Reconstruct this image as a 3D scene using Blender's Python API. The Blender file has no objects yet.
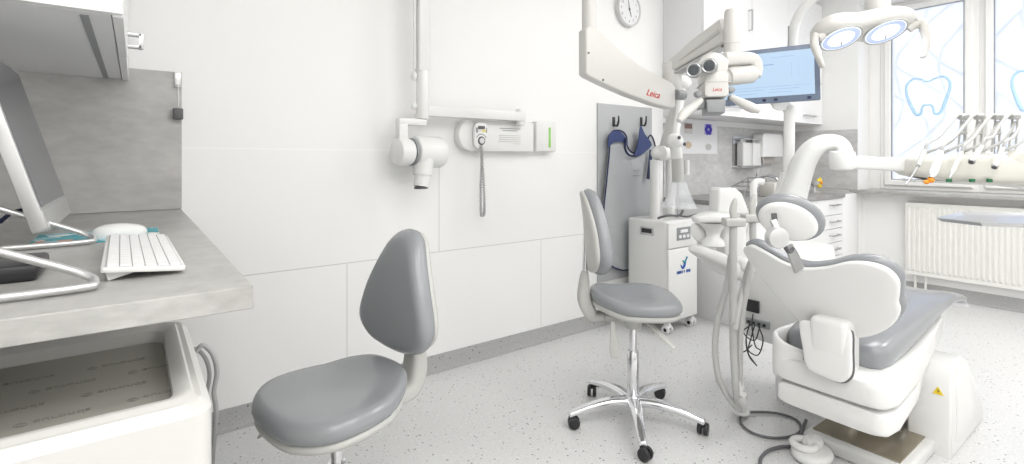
import bpy, bmesh, math, random
from mathutils import Vector, Matrix
random.seed(7)
PI = math.pi
V = Vector
scene = bpy.context.scene
COL = scene.collection

# ------------------------------------------------------------------ survey of the room (metres)
# camera at the origin of the plan, 1.15 m high; x runs along the long wall, y towards it
FPX, CX, HY, CAMH = 507.0, 512.0, 159.0, 1.15
YAW = math.atan2(377.5, 507.0)
FW = V((math.sin(YAW), math.cos(YAW), 0)); RT = V((math.cos(YAW), -math.sin(YAW), 0))
YW = 2.451      # long wall
XW = 5.24       # window wall
XL = -1.05      # wall on the left
YB = -1.9       # wall behind
ZC = 2.85       # ceiling

def at(u, v, d=None, X=None, Y=None, Z=None):
    """world point seen at survey direction (u, v) on a known plane"""
    r = FW + RT * ((u - CX) / FPX) + V((0, 0, -(v - HY) / FPX))
    if X is not None: t = X / r.x
    elif Y is not None: t = Y / r.y
    elif Z is not None: t = (Z - CAMH) / r.z
    else: t = d
    return V((r.x * t, r.y * t, CAMH + r.z * t))

def at_plane(u, v, p0, n):
    r = FW + RT * ((u - CX) / FPX) + V((0, 0, -(v - HY) / FPX))
    o = V((0, 0, CAMH))
    t = (p0 - o).dot(n) / r.dot(n)
    return o + r * t

# ------------------------------------------------------------------ materials
MATS = {}
def mat(name, col, rough=0.5, metal=0.0, emit=None, estr=0.0, coat=0.0, alpha=1.0, trans=0.0, spec=None, bump=0.0, bscale=40):
    if name in MATS: return MATS[name]
    m = bpy.data.materials.new(name); m.use_nodes = True
    nt = m.node_tree; b = nt.nodes['Principled BSDF']
    b.inputs['Base Color'].default_value = (*col, 1)
    b.inputs['Roughness'].default_value = rough
    b.inputs['Metallic'].default_value = metal
    b.inputs['Coat Weight'].default_value = coat
    b.inputs['Alpha'].default_value = alpha
    b.inputs['Transmission Weight'].default_value = trans
    if spec is not None: b.inputs['Specular IOR Level'].default_value = spec
    if emit: 
        b.inputs['Emission Color'].default_value = (*emit, 1); b.inputs['Emission Strength'].default_value = estr
    # every surface gets a slight procedural unevenness
    tc = nt.nodes.new('ShaderNodeTexCoord'); nz = nt.nodes.new('ShaderNodeTexNoise'); nz.inputs['Scale'].default_value = bscale
    nt.links.new(tc.outputs['Object'], nz.inputs['Vector'])
    bp = nt.nodes.new('ShaderNodeBump'); bp.inputs['Strength'].default_value = bump if bump else 0.01
    bp.inputs['Distance'].default_value = 0.002
    nt.links.new(nz.outputs['Fac'], bp.inputs['Height']); nt.links.new(bp.outputs['Normal'], b.inputs['Normal'])
    MATS[name] = m
    return m

def ramp(nt, src, stops):
    r = nt.nodes.new('ShaderNodeValToRGB'); e = r.color_ramp.elements
    while len(e) < len(stops): e.new(0.5)
    for i, (p, c) in enumerate(stops):
        e[i].position = p; e[i].color = (*c, 1) if len(c) == 3 else c
    nt.links.new(src, r.inputs['Fac'])
    return r

def concrete(name, base, dark, light, rough=0.45, sc=2.2, world=True):
    m = bpy.data.materials.new(name); m.use_nodes = True; nt = m.node_tree; b = nt.nodes['Principled BSDF']
    tc = nt.nodes.new('ShaderNodeTexCoord')
    mp = nt.nodes.new('ShaderNodeMapping'); mp.inputs['Scale'].default_value = (1, 1, 2.2)
    nt.links.new(tc.outputs['Object'], mp.inputs['Vector'])
    n1 = nt.nodes.new('ShaderNodeTexNoise'); n1.inputs['Scale'].default_value = sc; n1.inputs['Detail'].default_value = 9; n1.inputs['Roughness'].default_value = 0.68
    n1.inputs['Distortion'].default_value = 0.6
    nt.links.new(mp.outputs['Vector'], n1.inputs['Vector'])
    r1 = ramp(nt, n1.outputs['Fac'], [(0.33, dark), (0.5, base), (0.68, light)])
    n2 = nt.nodes.new('ShaderNodeTexNoise'); n2.inputs['Scale'].default_value = sc * 9; n2.inputs['Detail'].default_value = 6
    nt.links.new(mp.outputs['Vector'], n2.inputs['Vector'])
    r2 = ramp(nt, n2.outputs['Fac'], [(0.3, (0.90, 0.90, 0.90)), (0.62, (1.05, 1.05, 1.05))])
    mx = nt.nodes.new('ShaderNodeMix'); mx.data_type = 'RGBA'; mx.blend_type = 'MULTIPLY'; mx.inputs['Factor'].default_value = 1
    nt.links.new(r1.outputs['Color'], mx.inputs['A']); nt.links.new(r2.outputs['Color'], mx.inputs['B'])
    nt.links.new(mx.outputs['Result'], b.inputs['Base Color'])
    b.inputs['Roughness'].default_value = rough
    MATS[name] = m
    return m

def vinyl(name, base, scale=90):
    m = bpy.data.materials.new(name); m.use_nodes = True; nt = m.node_tree; b = nt.nodes['Principled BSDF']
    tc = nt.nodes.new('ShaderNodeTexCoord')
    def chips(sc, lo, hi, seed):
        mp = nt.nodes.new('ShaderNodeMapping'); mp.inputs['Location'].default_value = (seed, seed * 1.7, seed * .3)
        nt.links.new(tc.outputs['Object'], mp.inputs['Vector'])
        vo = nt.nodes.new('ShaderNodeTexVoronoi'); vo.inputs['Scale'].default_value = sc
        nt.links.new(mp.outputs['Vector'], vo.inputs['Vector'])
        th = ramp(nt, vo.outputs['Distance'], [(lo, (1, 1, 1)), (hi, (0, 0, 0))])
        sep = nt.nodes.new('ShaderNodeSeparateColor'); nt.links.new(vo.outputs['Color'], sep.inputs['Color'])
        pick = ramp(nt, sep.outputs['Red'], [(0.60, (0, 0, 0)), (0.62, (1, 1, 1))])
        mu = nt.nodes.new('ShaderNodeMath'); mu.operation = 'MULTIPLY'
        nt.links.new(th.outputs['Color'], mu.inputs[0]); nt.links.new(pick.outputs['Color'], mu.inputs[1])
        return mu.outputs[0]
    nz = nt.nodes.new('ShaderNodeTexNoise'); nz.inputs['Scale'].default_value = 160; nz.inputs['Detail'].default_value = 4
    nt.links.new(tc.outputs['Object'], nz.inputs['Vector'])
    g = ramp(nt, nz.outputs['Fac'], [(0.3, tuple(c * 0.9 for c in base)), (0.7, tuple(min(1, c * 1.08) for c in base))])
    cur = g.outputs['Color']
    for sc, lo, hi, seed, col in ((46, .15, .21, 1.3, tuple(c * .30 for c in base)), (80, .14, .22, 7.1, tuple(c * .5 for c in base)), (55, .14, .22, 4.4, tuple(min(1, c * 1.22) for c in base))):
        mx = nt.nodes.new('ShaderNodeMix'); mx.data_type = 'RGBA'
        nt.links.new(chips(sc, lo, hi, seed), mx.inputs['Factor']); nt.links.new(cur, mx.inputs['A'])
        mx.inputs['B'].default_value = (*col, 1); cur = mx.outputs['Result']
    nt.links.new(cur, b.inputs['Base Color'])
    b.inputs['Roughness'].default_value = 0.32
    MATS[name] = m
    return m

def panelled_wall(name, col):
    """white wall cladding with the thin joints between its boards"""
    m = bpy.data.materials.new(name); m.use_nodes = True; nt = m.node_tree; b = nt.nodes['Principled BSDF']
    tc = nt.nodes.new('ShaderNodeTexCoord'); sx = nt.nodes.new('ShaderNodeSeparateXYZ'); nt.links.new(tc.outputs['Object'], sx.inputs[0])
    def line(axis, pos, w=0.0022):
        s = nt.nodes.new('ShaderNodeMath'); s.operation = 'COMPARE'; nt.links.new(sx.outputs[axis], s.inputs[0])
        s.inputs[1].default_value = pos; s.inputs[2].default_value = w
        return s.outputs[0]
    def step(axis, pos, less):
        s = nt.nodes.new('ShaderNodeMath'); s.operation = 'LESS_THAN' if less else 'GREATER_THAN'
        nt.links.new(sx.outputs[axis], s.inputs[0]); s.inputs[1].default_value = pos; return s.outputs[0]
    def op(o, a, c):
        s = nt.nodes.new('ShaderNodeMath'); s.operation = o; nt.links.new(a, s.inputs[0]); nt.links.new(c, s.inputs[1]); return s.outputs[0]
    low = step('Z', 0.645, True); mid = op('MULTIPLY', step('Z', 1.195, True), step('Z', 0.645, False))
    f = line('Z', 0.645)
    f = op('MAXIMUM', f, op('MULTIPLY', line('X', 0.827), low))
    f = op('MAXIMUM', f, op('MULTIPLY', line('X', 2.053), low))
    f = op('MAXIMUM', f, op('MULTIPLY', line('X', 1.33), mid))
    g = line('Z', 1.195)
    m1 = nt.nodes.new('ShaderNodeMix'); m1.data_type = 'RGBA'; nt.links.new(f, m1.inputs['Factor'])
    m1.inputs['A'].default_value = (*col, 1); m1.inputs['B'].default_value = (.60, .60, .60, 1)
    m2 = nt.nodes.new('ShaderNodeMix'); m2.data_type = 'RGBA'; nt.links.new(g, m2.inputs['Factor'])
    nt.links.new(m1.outputs['Result'], m2.inputs['A']); m2.inputs['B'].default_value = (.93, .92, .91, 1)
    nt.links.new(m2.outputs['Result'], b.inputs['Base Color'])
    b.inputs['Roughness'].default_value = 0.42
    MATS[name] = m
    return m

WALL = panelled_wall('white wall cladding', (.86, .86, .852))
PAINT = mat('white paint', (.86, .86, .85), .6, bump=.05)
CEIL = mat('ceiling paint', (.90, .90, .90), .8)
FLOOR = vinyl('speckled vinyl floor', (.655, .655, .655))
SKIRT = vinyl('speckled vinyl cove', (.40, .40, .398))
CONC = concrete('concrete laminate', (.49, .483, .47), (.43, .425, .415), (.55, .543, .53), .4, 1.5)
CONCF = concrete('window-lit concrete splashback', (.56, .555, .55), (.48, .475, .47), (.64, .635, .63), .35, 1.6)  # same concrete, with the light near the window put into its paler colour
CONCD = concrete('concrete worktop laminate', (.41, .405, .39), (.345, .34, .325), (.48, .475, .46), .35, 3.5)
CONCE = concrete('worktop edge laminate', (.30, .297, .29), (.24, .237, .23), (.36, .357, .35), .45, 6)
WHITE = mat('white plastic', (.77, .77, .76), .26)
WARM = mat('ivory enamel', (.62, .612, .59), .3)
CREAM = mat('cream plastic', (.68, .665, .61), .35)
LAC = mat('white lacquer', (.85, .85, .855), .22)
LACS = mat('white lacquer carcass', (.80, .80, .81), .3)
RAD = mat('radiator enamel', (.82, .815, .785), .35)
PVC = mat('white window profile', (.86, .855, .84), .3)
GREYV = mat('grey upholstery', (.27, .28, .295), .22, bump=.08, bscale=300, coat=.15)
GREYS = mat('light grey stool plastic', (.50, .50, .48), .4)
TUBEG = mat('grey hose rubber', (.42, .42, .42), .45)
HOSE = mat('light hose rubber', (.50, .50, .49), .4)
CHROME = mat('polished chrome', (.78, .78, .80), .12, 1.0)
STEEL = mat('brushed steel', (.55, .55, .55), .3, 1.0)
SATIN = mat('satin aluminium', (.66, .66, .66), .35, .85)
BLACK = mat('black plastic', (.02, .02, .022), .35)
DARK = mat('dark grey plastic', (.10, .10, .105), .4)
MIDG = mat('mid grey plastic', (.27, .28, .29), .4)
GLASSD = mat('dark lens glass', (.03, .04, .05), .05, coat=1)
BOARD = mat('grey apron board', (.43, .44, .45), .45)
APRON = mat('grey lead apron fabric', (.44, .455, .47), .55, bump=.1, bscale=25)
NAVY = mat('navy piping', (.012, .02, .07), .55)
BLUEF = mat('blue apron lining', (.035, .055, .16), .6)
SCREENB = mat('lit monitor screen', (.04, .06, .09), .3, emit=(.60, .79, 1.0), estr=.86)
SCREENL = mat('lit dialog lines', (.04, .06, .09), .3, emit=(.36, .54, .85), estr=.8)
SCREENO = mat('switched-off glossy screen', (.17, .172, .19), .22)
LAMPE = mat('lit lamp reflector', (.8, .85, 1), .2, emit=(.72, .80, 1.0), estr=1.15)
LAMPC = mat('lamp bulb glow', (1, 1, 1), .2, emit=(1, 1, 1), estr=7)
LAMPD = mat('painted reflector shading', (.50, .58, .80), .1, metal=.3, emit=(.5, .6, .95), estr=.3)  # bluish shading of the reflector put into a colour
GREEN = mat('lime green strip', (.30, .62, .14), .4)
DGREEN = mat('dark green marker', (.01, .16, .06), .4)
ORANGE = mat('orange plastic', (.85, .30, .02), .4)
YELLOW = mat('yellow plastic', (.85, .62, .03), .4)
RED = mat('red printed logo', (.55, .03, .02), .5)
TEAL = mat('teal print', (.03, .28, .30), .5)
BLUEP = mat('blue print', (.02, .10, .42), .5)
GREYP = mat('grey print', (.30, .30, .30), .6)
LGREYP = mat('pale grey print', (.52, .52, .50), .6)
PAPER = mat('white paper', (.80, .80, .82), .7)
VIOLET = mat('violet photo print', (.05, .03, .50), .5)
PINKB = mat('brown photo print', (.26, .17, .15), .5)
TANP = mat('tan photo print', (.62, .50, .36), .5)
WINB = mat('sky blue window sticker', (.50, .74, .90), .5, alpha=.7)
LINER = mat('paper drawer liner', (.44, .43, .385), .75)
LINERT = mat('liner watermark print', (.34, .335, .31), .75)
CLEAR = mat('clear plastic', (.9, .92, .95), .1, alpha=.22)
BROWN = mat('smoked steel tread', (.30, .265, .20), .18, .6)
GRILLE = mat('painted grille steel', (.30, .30, .36), .5)
KEYM = mat('white key caps', (.84, .84, .84), .45)
KEYG = mat('keyboard gaps', (.48, .48, .48), .6)

# ------------------------------------------------------------------ mesh helpers
def crom(pts, n=8, closed=False):
    pts = [V(p) for p in pts]; out = []; N = len(pts)
    segs = N if closed else N - 1
    for i in range(segs):
        if closed: p0, p1, p2, p3 = pts[(i - 1) % N], pts[i], pts[(i + 1) % N], pts[(i + 2) % N]
        else:
            p1, p2 = pts[i], pts[i + 1]
            p0 = pts[i - 1] if i else p1 * 2 - p2
            p3 = pts[i + 2] if i + 2 < N else p2 * 2 - p1
        for k in range(n):
            t = k / n
            out.append(.5 * ((2 * p1) + (p2 - p0) * t + (2 * p0 - 5 * p1 + 4 * p2 - p3) * t * t + (3 * p1 - p0 - 3 * p2 + p3) * t ** 3))
    if not closed: out.append(pts[-1])
    return out

def lerp_list(vals, n):
    if not isinstance(vals, (list, tuple)): return [vals] * n
    out = []
    for i in range(n):
        t = i / (n - 1) * (len(vals) - 1); k = min(int(t), len(vals) - 2); out.append(vals[k] + (vals[k + 1] - vals[k]) * (t - k))
    return out

class MB:
    def __init__(s): s.bm = bmesh.new()
    def loft(s, rings, cap0=True, cap1=True, closed=False):
        rs = [[s.bm.verts.new(p) for p in r] for r in rings]
        n = len(rs[0]); m = len(rs)
        for i in range(m if closed else m - 1):
            a, b = rs[i], rs[(i + 1) % m]
            for j in range(n): 
                try: s.bm.faces.new((a[j], a[(j + 1) % n], b[(j + 1) % n], b[j]))
                except ValueError: pass
        if not closed:
            if cap0: s.bm.faces.new(rs[0][::-1])
            if cap1: s.bm.faces.new(rs[-1])
        return s
    def box(s, c, size, M=None, bev=0.0, seg=2):
        hx, hy, hz = (q / 2 for q in size); c = V(c)
        t = bmesh.new()
        bmesh.ops.create_cube(t, size=1)
        for v in t.verts: v.co = V((v.co.x * size[0], v.co.y * size[1], v.co.z * size[2]))
        if bev > 0:
            bmesh.ops.bevel(t, geom=list(t.edges), offset=min(bev, .49 * min(size)), segments=seg, profile=.5, affect='EDGES')
        T = Matrix.Translation(c) @ (M.to_4x4() if M else Matrix.Identity(4))
        t.transform(T); s._merge(t); return s
    def span(s, x0, x1, y0, y1, z0, z1, bev=0.0, seg=2):
        return s.box(((x0 + x1) / 2, (y0 + y1) / 2, (z0 + z1) / 2), (abs(x1 - x0), abs(y1 - y0), abs(z1 - z0)), None, bev, seg)
    def _merge(s, t):
        me = bpy.data.meshes.new('t'); t.to_mesh(me); t.free(); s.bm.from_mesh(me); bpy.data.meshes.remove(me)
    def tube(s, pts, r, seg=12, smooth=0, closed=False, caps=True):
        if smooth: pts = crom(pts, smooth, closed)
        pts = [V(p) for p in pts]; n = len(pts); rr = lerp_list(r, n)
        tans = []
        for i in range(n):
            if closed: t = pts[(i + 1) % n] - pts[(i - 1) % n]
            else: t = pts[min(i + 1, n - 1)] - pts[max(i - 1, 0)]
            tans.append(t.normalized())
        up = V((0, 0, 1)) if abs(tans[0].z) < .9 else V((1, 0, 0))
        a = (up - tans[0] * up.dot(tans[0])).normalized(); rings = []
        for i in range(n):
            a = (a - tans[i] * a.dot(tans[i])).normalized(); b = tans[i].cross(a)
            rings.append([pts[i] + (a * math.cos(2 * PI * k / seg) + b * math.sin(2 * PI * k / seg)) * rr[i] for k in range(seg)])
        return s.loft(rings, caps, caps, closed)
    def cyl(s, p0, p1, r0, r1=None, seg=24, bev=0.0):
        p0, p1 = V(p0), V(p1); r1 = r0 if r1 is None else r1
        if bev > 0:
            d = (p1 - p0).normalized()
            return s.tube([p0, p0 + d * bev * .3, p0 + d * bev, p1 - d * bev, p1 - d * bev * .3, p1], [r0 - bev, r0 - bev * .3, r0, r1, r1 - bev * .3, r1 - bev][:6], seg) if False else s._bcyl(p0, p1, r0, r1, bev, seg)
        return s.tube([p0, p1], [r0, r1], seg)
    def _bcyl(s, p0, p1, r0, r1, bev, seg):
        d = (p1 - p0).normalized(); L = (p1 - p0).length
        up = V((0, 0, 1)) if abs(d.z) < .9 else V((1, 0, 0))
        a = (up - d * up.dot(d)).normalized(); b = d.cross(a)
        prof = [(0, r0 - bev), (bev * .3, r0 - bev * .3), (bev, r0), (L - bev, r1), (L - bev * .3, r1 - bev * .3), (L, r1 - bev)]
        return s.loft([[p0 + d * h + (a * math.cos(2 * PI * k / seg) + b * math.sin(2 * PI * k / seg)) * r for k in range(seg)] for h, r in prof])
    def lathe(s, prof, M=None, seg=32, caps=True):
        M = M or Matrix.Identity(4)
        return s.loft([[M @ V((max(r, 1e-4) * math.cos(2 * PI * k / seg), max(r, 1e-4) * math.sin(2 * PI * k / seg), z)) for k in range(seg)] for r, z in prof], caps, caps)
    def ell(s, c, rad, M=None, seg=24, rings=14):
        c = V(c); R = M.to_3x3() if M else Matrix.Identity(3); rr = []
        for i in range(rings + 1):
            th = PI * i / rings; q = max(math.sin(th), 1e-3)
            rr.append([c + R @ V((rad[0] * q * math.cos(2 * PI * k / seg), rad[1] * q * math.sin(2 * PI * k / seg), -rad[2] * math.cos(th))) for k in range(seg)])
        return s.loft(rr)
    def prism(s, outline, M, z0, z1, bev=0.0, seg=2):
        """flat outline (local xy) given thickness z0..z1 in the frame M"""
        t = bmesh.new(); vs = [t.verts.new((p[0], p[1], z0)) for p in outline]; f = t.faces.new(vs)
        g = bmesh.ops.extrude_face_region(t, geom=[f]); 
        for e in g['geom']:
            if isinstance(e, bmesh.types.BMVert): e.co.z = z1
        if bev > 0:
            es = [e for e in t.edges if abs(e.verts[0].co.z - e.verts[1].co.z) < 1e-6]
            bmesh.ops.bevel(t, geom=es, offset=bev, segments=seg, profile=.5, affect='EDGES')
        t.transform(M); s._merge(t); return s
    def pad(s, outline, M, thick, rnd, dome_top=0.0, dome_bot=0.0, warp=None, ns=6):
        """upholstered pad: rounded edge, crowned faces, optional warp of the local coordinates"""
        pts = [V((p[0], p[1])) for p in outline]; c = sum(pts, V((0, 0))) / len(pts)
        avg = sum((p - c).length for p in pts) / len(pts)
        def ring(inset, z):
            k = max(0.02, 1 - inset / avg); r = []
            for p in pts:
                q = c + (p - c) * k; w = V((q.x, q.y, z))
                if warp: w = warp(w)
                r.append(M @ w)
            return r
        rings = []; rnd2 = min(rnd, thick / 2); fr = [1.0, .8, .55, .3, .1]
        R0 = avg - rnd
        for k, f in enumerate([.03, .3, .6, .85]): 
            ins = avg - R0 * f; rings.append(ring(ins, -thick / 2 - dome_bot * (1 - f * f)))
        for i in range(ns + 1):
            a = -PI / 2 + PI * i / ns
            rings.append(ring(rnd * (1 - math.cos(a)), math.sin(a) * thick / 2))
        for f in [.85, .6, .3, .03]:
            ins = avg - R0 * f; rings.append(ring(ins, thick / 2 + dome_top * (1 - f * f)))
        return s.loft(rings)
    def sweep(s, pts, w, h, up=(0, 0, 1), exp=3.5, seg=20, smooth=0, cap_round=.0, fixed_side=None):
        """soft-cornered rectangular section carried along a path"""
        if smooth: pts = crom(pts, smooth)
        pts = [V(p) for p in pts]; n = len(pts); ww = lerp_list(w, n); hh = lerp_list(h, n); up = V(up); rings = []
        def ring(p, t, a, b):
            if fixed_side is not None: side = V(fixed_side).normalized()
            else: side = t.cross(up).normalized()
            u2 = side.cross(t).normalized(); o = []
            for k in range(seg):
                q = 2 * PI * (k + .5) / seg; cx_, sx_ = math.cos(q), math.sin(q)
                x = math.copysign(abs(cx_) ** (2 / exp), cx_) * a / 2; y = math.copysign(abs(sx_) ** (2 / exp), sx_) * b / 2
                o.append(p + side * x + u2 * y)
            return o
        for i in range(n):
            t = (pts[min(i + 1, n - 1)] - pts[max(i - 1, 0)]).normalized()
            if i == 0 and cap_round: rings.append(ring(pts[0] - t * cap_round, t, ww[0] * .6, hh[0] * .6)); rings.append(ring(pts[0] - t * cap_round * .7, t, ww[0] * .85, hh[0] * .85))
            rings.append(ring(pts[i], t, ww[i], hh[i]))
            if i == n - 1 and cap_round: rings.append(ring(pts[i] + t * cap_round * .7, t, ww[i] * .85, hh[i] * .85)); rings.append(ring(pts[i] + t * cap_round, t, ww[i] * .6, hh[i] * .6))
        return s.loft(rings)

def flat_text(mb, txt, M, size, shear=0.0, ext=0.0005, width=None):
    cu = bpy.data.curves.new('t', 'FONT'); cu.body = txt; cu.size = size; cu.shear = shear; cu.extrude = ext
    cu.align_x = 'CENTER'; cu.align_y = 'CENTER'
    ob = bpy.data.objects.new('t', cu); COL.objects.link(ob)
    dg = bpy.context.evaluated_depsgraph_get(); me = bpy.data.meshes.new_from_object(ob.evaluated_get(dg))
    if width:
        xs = [v.co.x for v in me.vertices]; k = width / (max(xs) - min(xs))
        for v in me.vertices: v.co.x *= k
    me.transform(M); mb.bm.from_mesh(me); bpy.data.objects.remove(ob); bpy.data.curves.remove(cu); bpy.data.meshes.remove(me)
    return mb

def frame(o, x, y):
    """matrix whose xy-plane is spanned by x and y at o"""
    x = V(x).normalized(); y = V(y); y = (y - x * y.dot(x)).normalized(); z = x.cross(y)
    return Matrix(((x.x, y.x, z.x, o[0]), (x.y, y.y, z.y, o[1]), (x.z, y.z, z.z, o[2]), (0, 0, 0, 1)))

def rrect(x0, x1, y0, y1, r, n=5):
    o = []
    for cx_, cy_, a in ((x1 - r, y0 + r, -PI / 2), (x1 - r, y1 - r, 0), (x0 + r, y1 - r, PI / 2), (x0 + r, y0 + r, PI)):
        for k in range(n + 1): o.append((cx_ + r * math.cos(a + PI / 2 * k / n), cy_ + r * math.sin(a + PI / 2 * k / n)))
    return o

def circle(r, n=32, c=(0, 0), ry=None):
    return [(c[0] + r * math.cos(2 * PI * k / n), c[1] + (ry or r) * math.sin(2 * PI * k / n)) for k in range(n)]

def link(name, mb, m, parent=None, angle=38, label=None, sub=0):
    bmesh.ops.recalc_face_normals(mb.bm, faces=mb.bm.faces)
    me = bpy.data.meshes.new(name)
    if parent is not None:
        # geometry is written in world metres; the parent's frame is taken off
        mb.bm.transform(parent_world(parent).inverted())
    mb.bm.to_mesh(me); mb.bm.free()
    me.materials.append(m)
    me.shade_smooth(); me.set_sharp_from_angle(angle=math.radians(angle))
    o = bpy.data.objects.new(name, me); COL.objects.link(o)
    if parent is not None: o.parent = parent
    if label: o['label'] = label
    if sub:
        md = o.modifiers.new('Subdivision', 'SUBSURF'); md.levels = sub; md.render_levels = sub
    return o

def local_matrix(o): return Matrix.Translation(o.location) @ o.rotation_euler.to_matrix().to_4x4()
def parent_world(o):
    m = local_matrix(o)
    while o.parent: o = o.parent; m = local_matrix(o) @ m
    return m

def tag(o, label, cat, group=None):
    o['label'] = label; o['category'] = cat
    if group: o['group'] = group
    return o

def thing(name, label, cat, loc=(0, 0, 0), rz=0, group=None):
    o = bpy.data.objects.new(name, None); o.empty_display_size = .05; COL.objects.link(o)
    o.location = loc; o.rotation_euler = (0, 0, rz)
    return tag(o, label, cat, group)

def single(name, mb, m, label, cat, group=None, base=None, angle=38):
    """a thing that is one mesh, its origin at its base"""
    if base is None:
        zs = [v.co for v in mb.bm.verts]; base = V((sum(v.x for v in zs) / len(zs), sum(v.y for v in zs) / len(zs), min(v.z for v in zs)))
    base = V(base); mb.bm.transform(Matrix.Translation(-base))
    o = link(name, mb, m, None, angle); o.location = base
    return tag(o, label, cat, group)

def struct(name, mb, m, parent=None, angle=30):
    o = link(name, mb, m, parent, angle)
    if parent is None: o['kind'] = 'structure'
    return o

def copy_tree(o, parent=None):
    c = o.copy(); COL.objects.link(c); c.parent = parent
    for ch in list(o.children): copy_tree(ch, c)
    return c

# ------------------------------------------------------------------ ROOM SHELL
T = .12
struct('floor', MB().span(XL - T, XW + .5, YB - T, YW + T, -.1, 0), FLOOR)
struct('ceiling', MB().span(XL - T, XW + .5, YB - T, YW + T, ZC, ZC + .1), CEIL)
struct('wall_long', MB().span(XL - T, XW + .5, YW, YW + T, 0, ZC), WALL)
struct('wall_left', MB().span(XL - T, XL, YB, YW, 0, ZC), PAINT)
struct('wall_behind', MB().span(XL - T, XW + .5, YB - T, YB, 0, ZC), PAINT)
# window wall: deep window reveal above a shallower radiator niche
YR1 = 1.806; YR0 = .10; XP = 5.53; XN = 5.345; ZS = .845; ZH = 2.55
mb = MB()
mb.span(XW, XW + .5, YR1, YW, 0, ZC)
mb.span(XW, XW + .5, YB, YR0, 0, ZC)
mb.span(XW, XW + .5, YR0, YR1, ZH, ZC)
mb.span(XN, XW + .5, YR0, YR1, 0, ZS)
struct('wall_right', mb, PAINT)
# coved skirting
def cove(p0, p1, inward, hgt=.09):
    p0, p1, n = V(p0), V(p1), V(inward); prof = [(0, 0), (.03, 0), (.016, .008), (.008, .022), (.005, hgt), (0, hgt)]
    m = MB(); m.loft([[p + n * a + V((0, 0, b)) for a, b in prof] for p in (p0, p1)]); return m
struct('baseboard_long', cove((XL, YW, 0), (3.283, YW, 0), (0, -1, 0)), SKIRT)
struct('baseboard_right', cove((XN, YR1, 0), (XN, YR0, 0), (-1, 0, 0), .10), SKIRT)
struct('baseboard_left', cove((XL, YB, 0), (XL, YW, 0), (1, 0, 0)), SKIRT)
struct('baseboard_behind', cove((XL, YB, 0), (XW, YB, 0), (0, 1, 0)), SKIRT)
struct('trim_1', MB().span(3.283, XW, YW - .012, YW, .855, 1.43), CONCF)          # splashback over the far worktop
struct('trim_2', MB().span(XW - .012, XW, YR1 + .001, YW - .013, .875, 1.42), CONCF)      # its return on the window wall
struct('trim_3', MB().span(XL, .153, YW - .012, YW, .95, 1.499), CONC)           # splashback over the desk
s = MB().span(5.195, XW + .5, YR0, YR1, ZS, ZS + .03, .004); s.span(5.195, XW, YR1, 1.86, ZS, ZS + .03)
struct('trim_4', s, CONCD)                                                        # window sill

# windows -----------------------------------------------------------------
def ring_frame(x0, x1, y0, y1, z0, z1, t, bev=.006):
    m = MB(); b = bev
    R4 = lambda x, k: [V((x, y0 - k, z0 + k)), V((x, y1 + k, z0 + k)), V((x, y1 + k, z1 - k)), V((x, y0 - k, z1 - k))]
    m.loft([R4(x0 + b, 0), R4(x0, b), R4(x0, t - b), R4(x0 + b, t), R4(x1, t), R4(x1, 0)], closed=True)
    return m
def win(idx, y0, y1, sash0, sash1):
    """y0 > y1; outer frame then sash, pane and sticker"""
    z0, z1 = ZS + .03, ZH
    m = ring_frame(XP - .035, XP + .05, y0, y1, z0, z1, .045)
    w = struct('window_%d' % idx, m, PVC)
    t = .055; zz0, zz1 = z0 + .035, z1 - .035
    sm = ring_frame(XP - .06, XP + .03, y0 - .035, y1 + .035, zz0, zz1, t, .01)
    link('window_sash', sm, PVC, w)
    yy0, yy1 = y0 - .035 - t, y1 + .035 + t; za, zb = zz0 + t, zz1 - t; g = .006
    gk = ring_frame(XP - .052, XP - .035, yy0 + .001, yy1 - .001, za - .001, zb + .001, g, .001)
    link('gasket', gk, MIDG, w)
    link('pane', MB().span(XP - .03, XP - .022, yy1, yy0, za, zb), FILM, w)
    hd = MB(); yh = (y1 + .04 + t / 2) if idx == 1 else (y0 - .04 - t / 2)
    hd.box((XP - .066, yh, 1.42), (.012, .03, .07), None, .004); hd.cyl((XP - .06, yh, 1.43), (XP - .1, yh, 1.43), .008)
    hd.box((XP - .105, yh, 1.38), (.014, .018, .12), None, .005)
    link('window_handle', hd, PVC, w)
    return w

FILM = bpy.data.materials.new('frosted window film'); FILM.use_nodes = True
nt = FILM.node_tree; nt.nodes.clear()
out = nt.nodes.new('ShaderNodeOutputMaterial'); tr = nt.nodes.new('ShaderNodeBsdfTransparent'); tl = nt.nodes.new('ShaderNodeBsdfTranslucent')
tl.inputs['Color'].default_value = (.93, .95, 1, 1); mxs = nt.nodes.new('ShaderNodeMixShader'); mxs.inputs['Fac'].default_value = .60
nzf = nt.nodes.new('ShaderNodeTexNoise'); nzf.inputs['Scale'].default_value = 3; tcf = nt.nodes.new('ShaderNodeTexCoord')
nt.links.new(tcf.outputs['Object'], nzf.inputs['Vector'])
rf = ramp(nt, nzf.outputs['Fac'], [(.3, (.88, .90, .97)), (.7, (.96, .97, 1))]); nt.links.new(rf.outputs['Color'], tl.inputs['Color'])
nt.links.new(tr.outputs[0], mxs.inputs[1]); nt.links.new(tl.outputs[0], mxs.inputs[2]); nt.links.new(mxs.outputs[0], out.inputs['Surface'])

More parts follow.
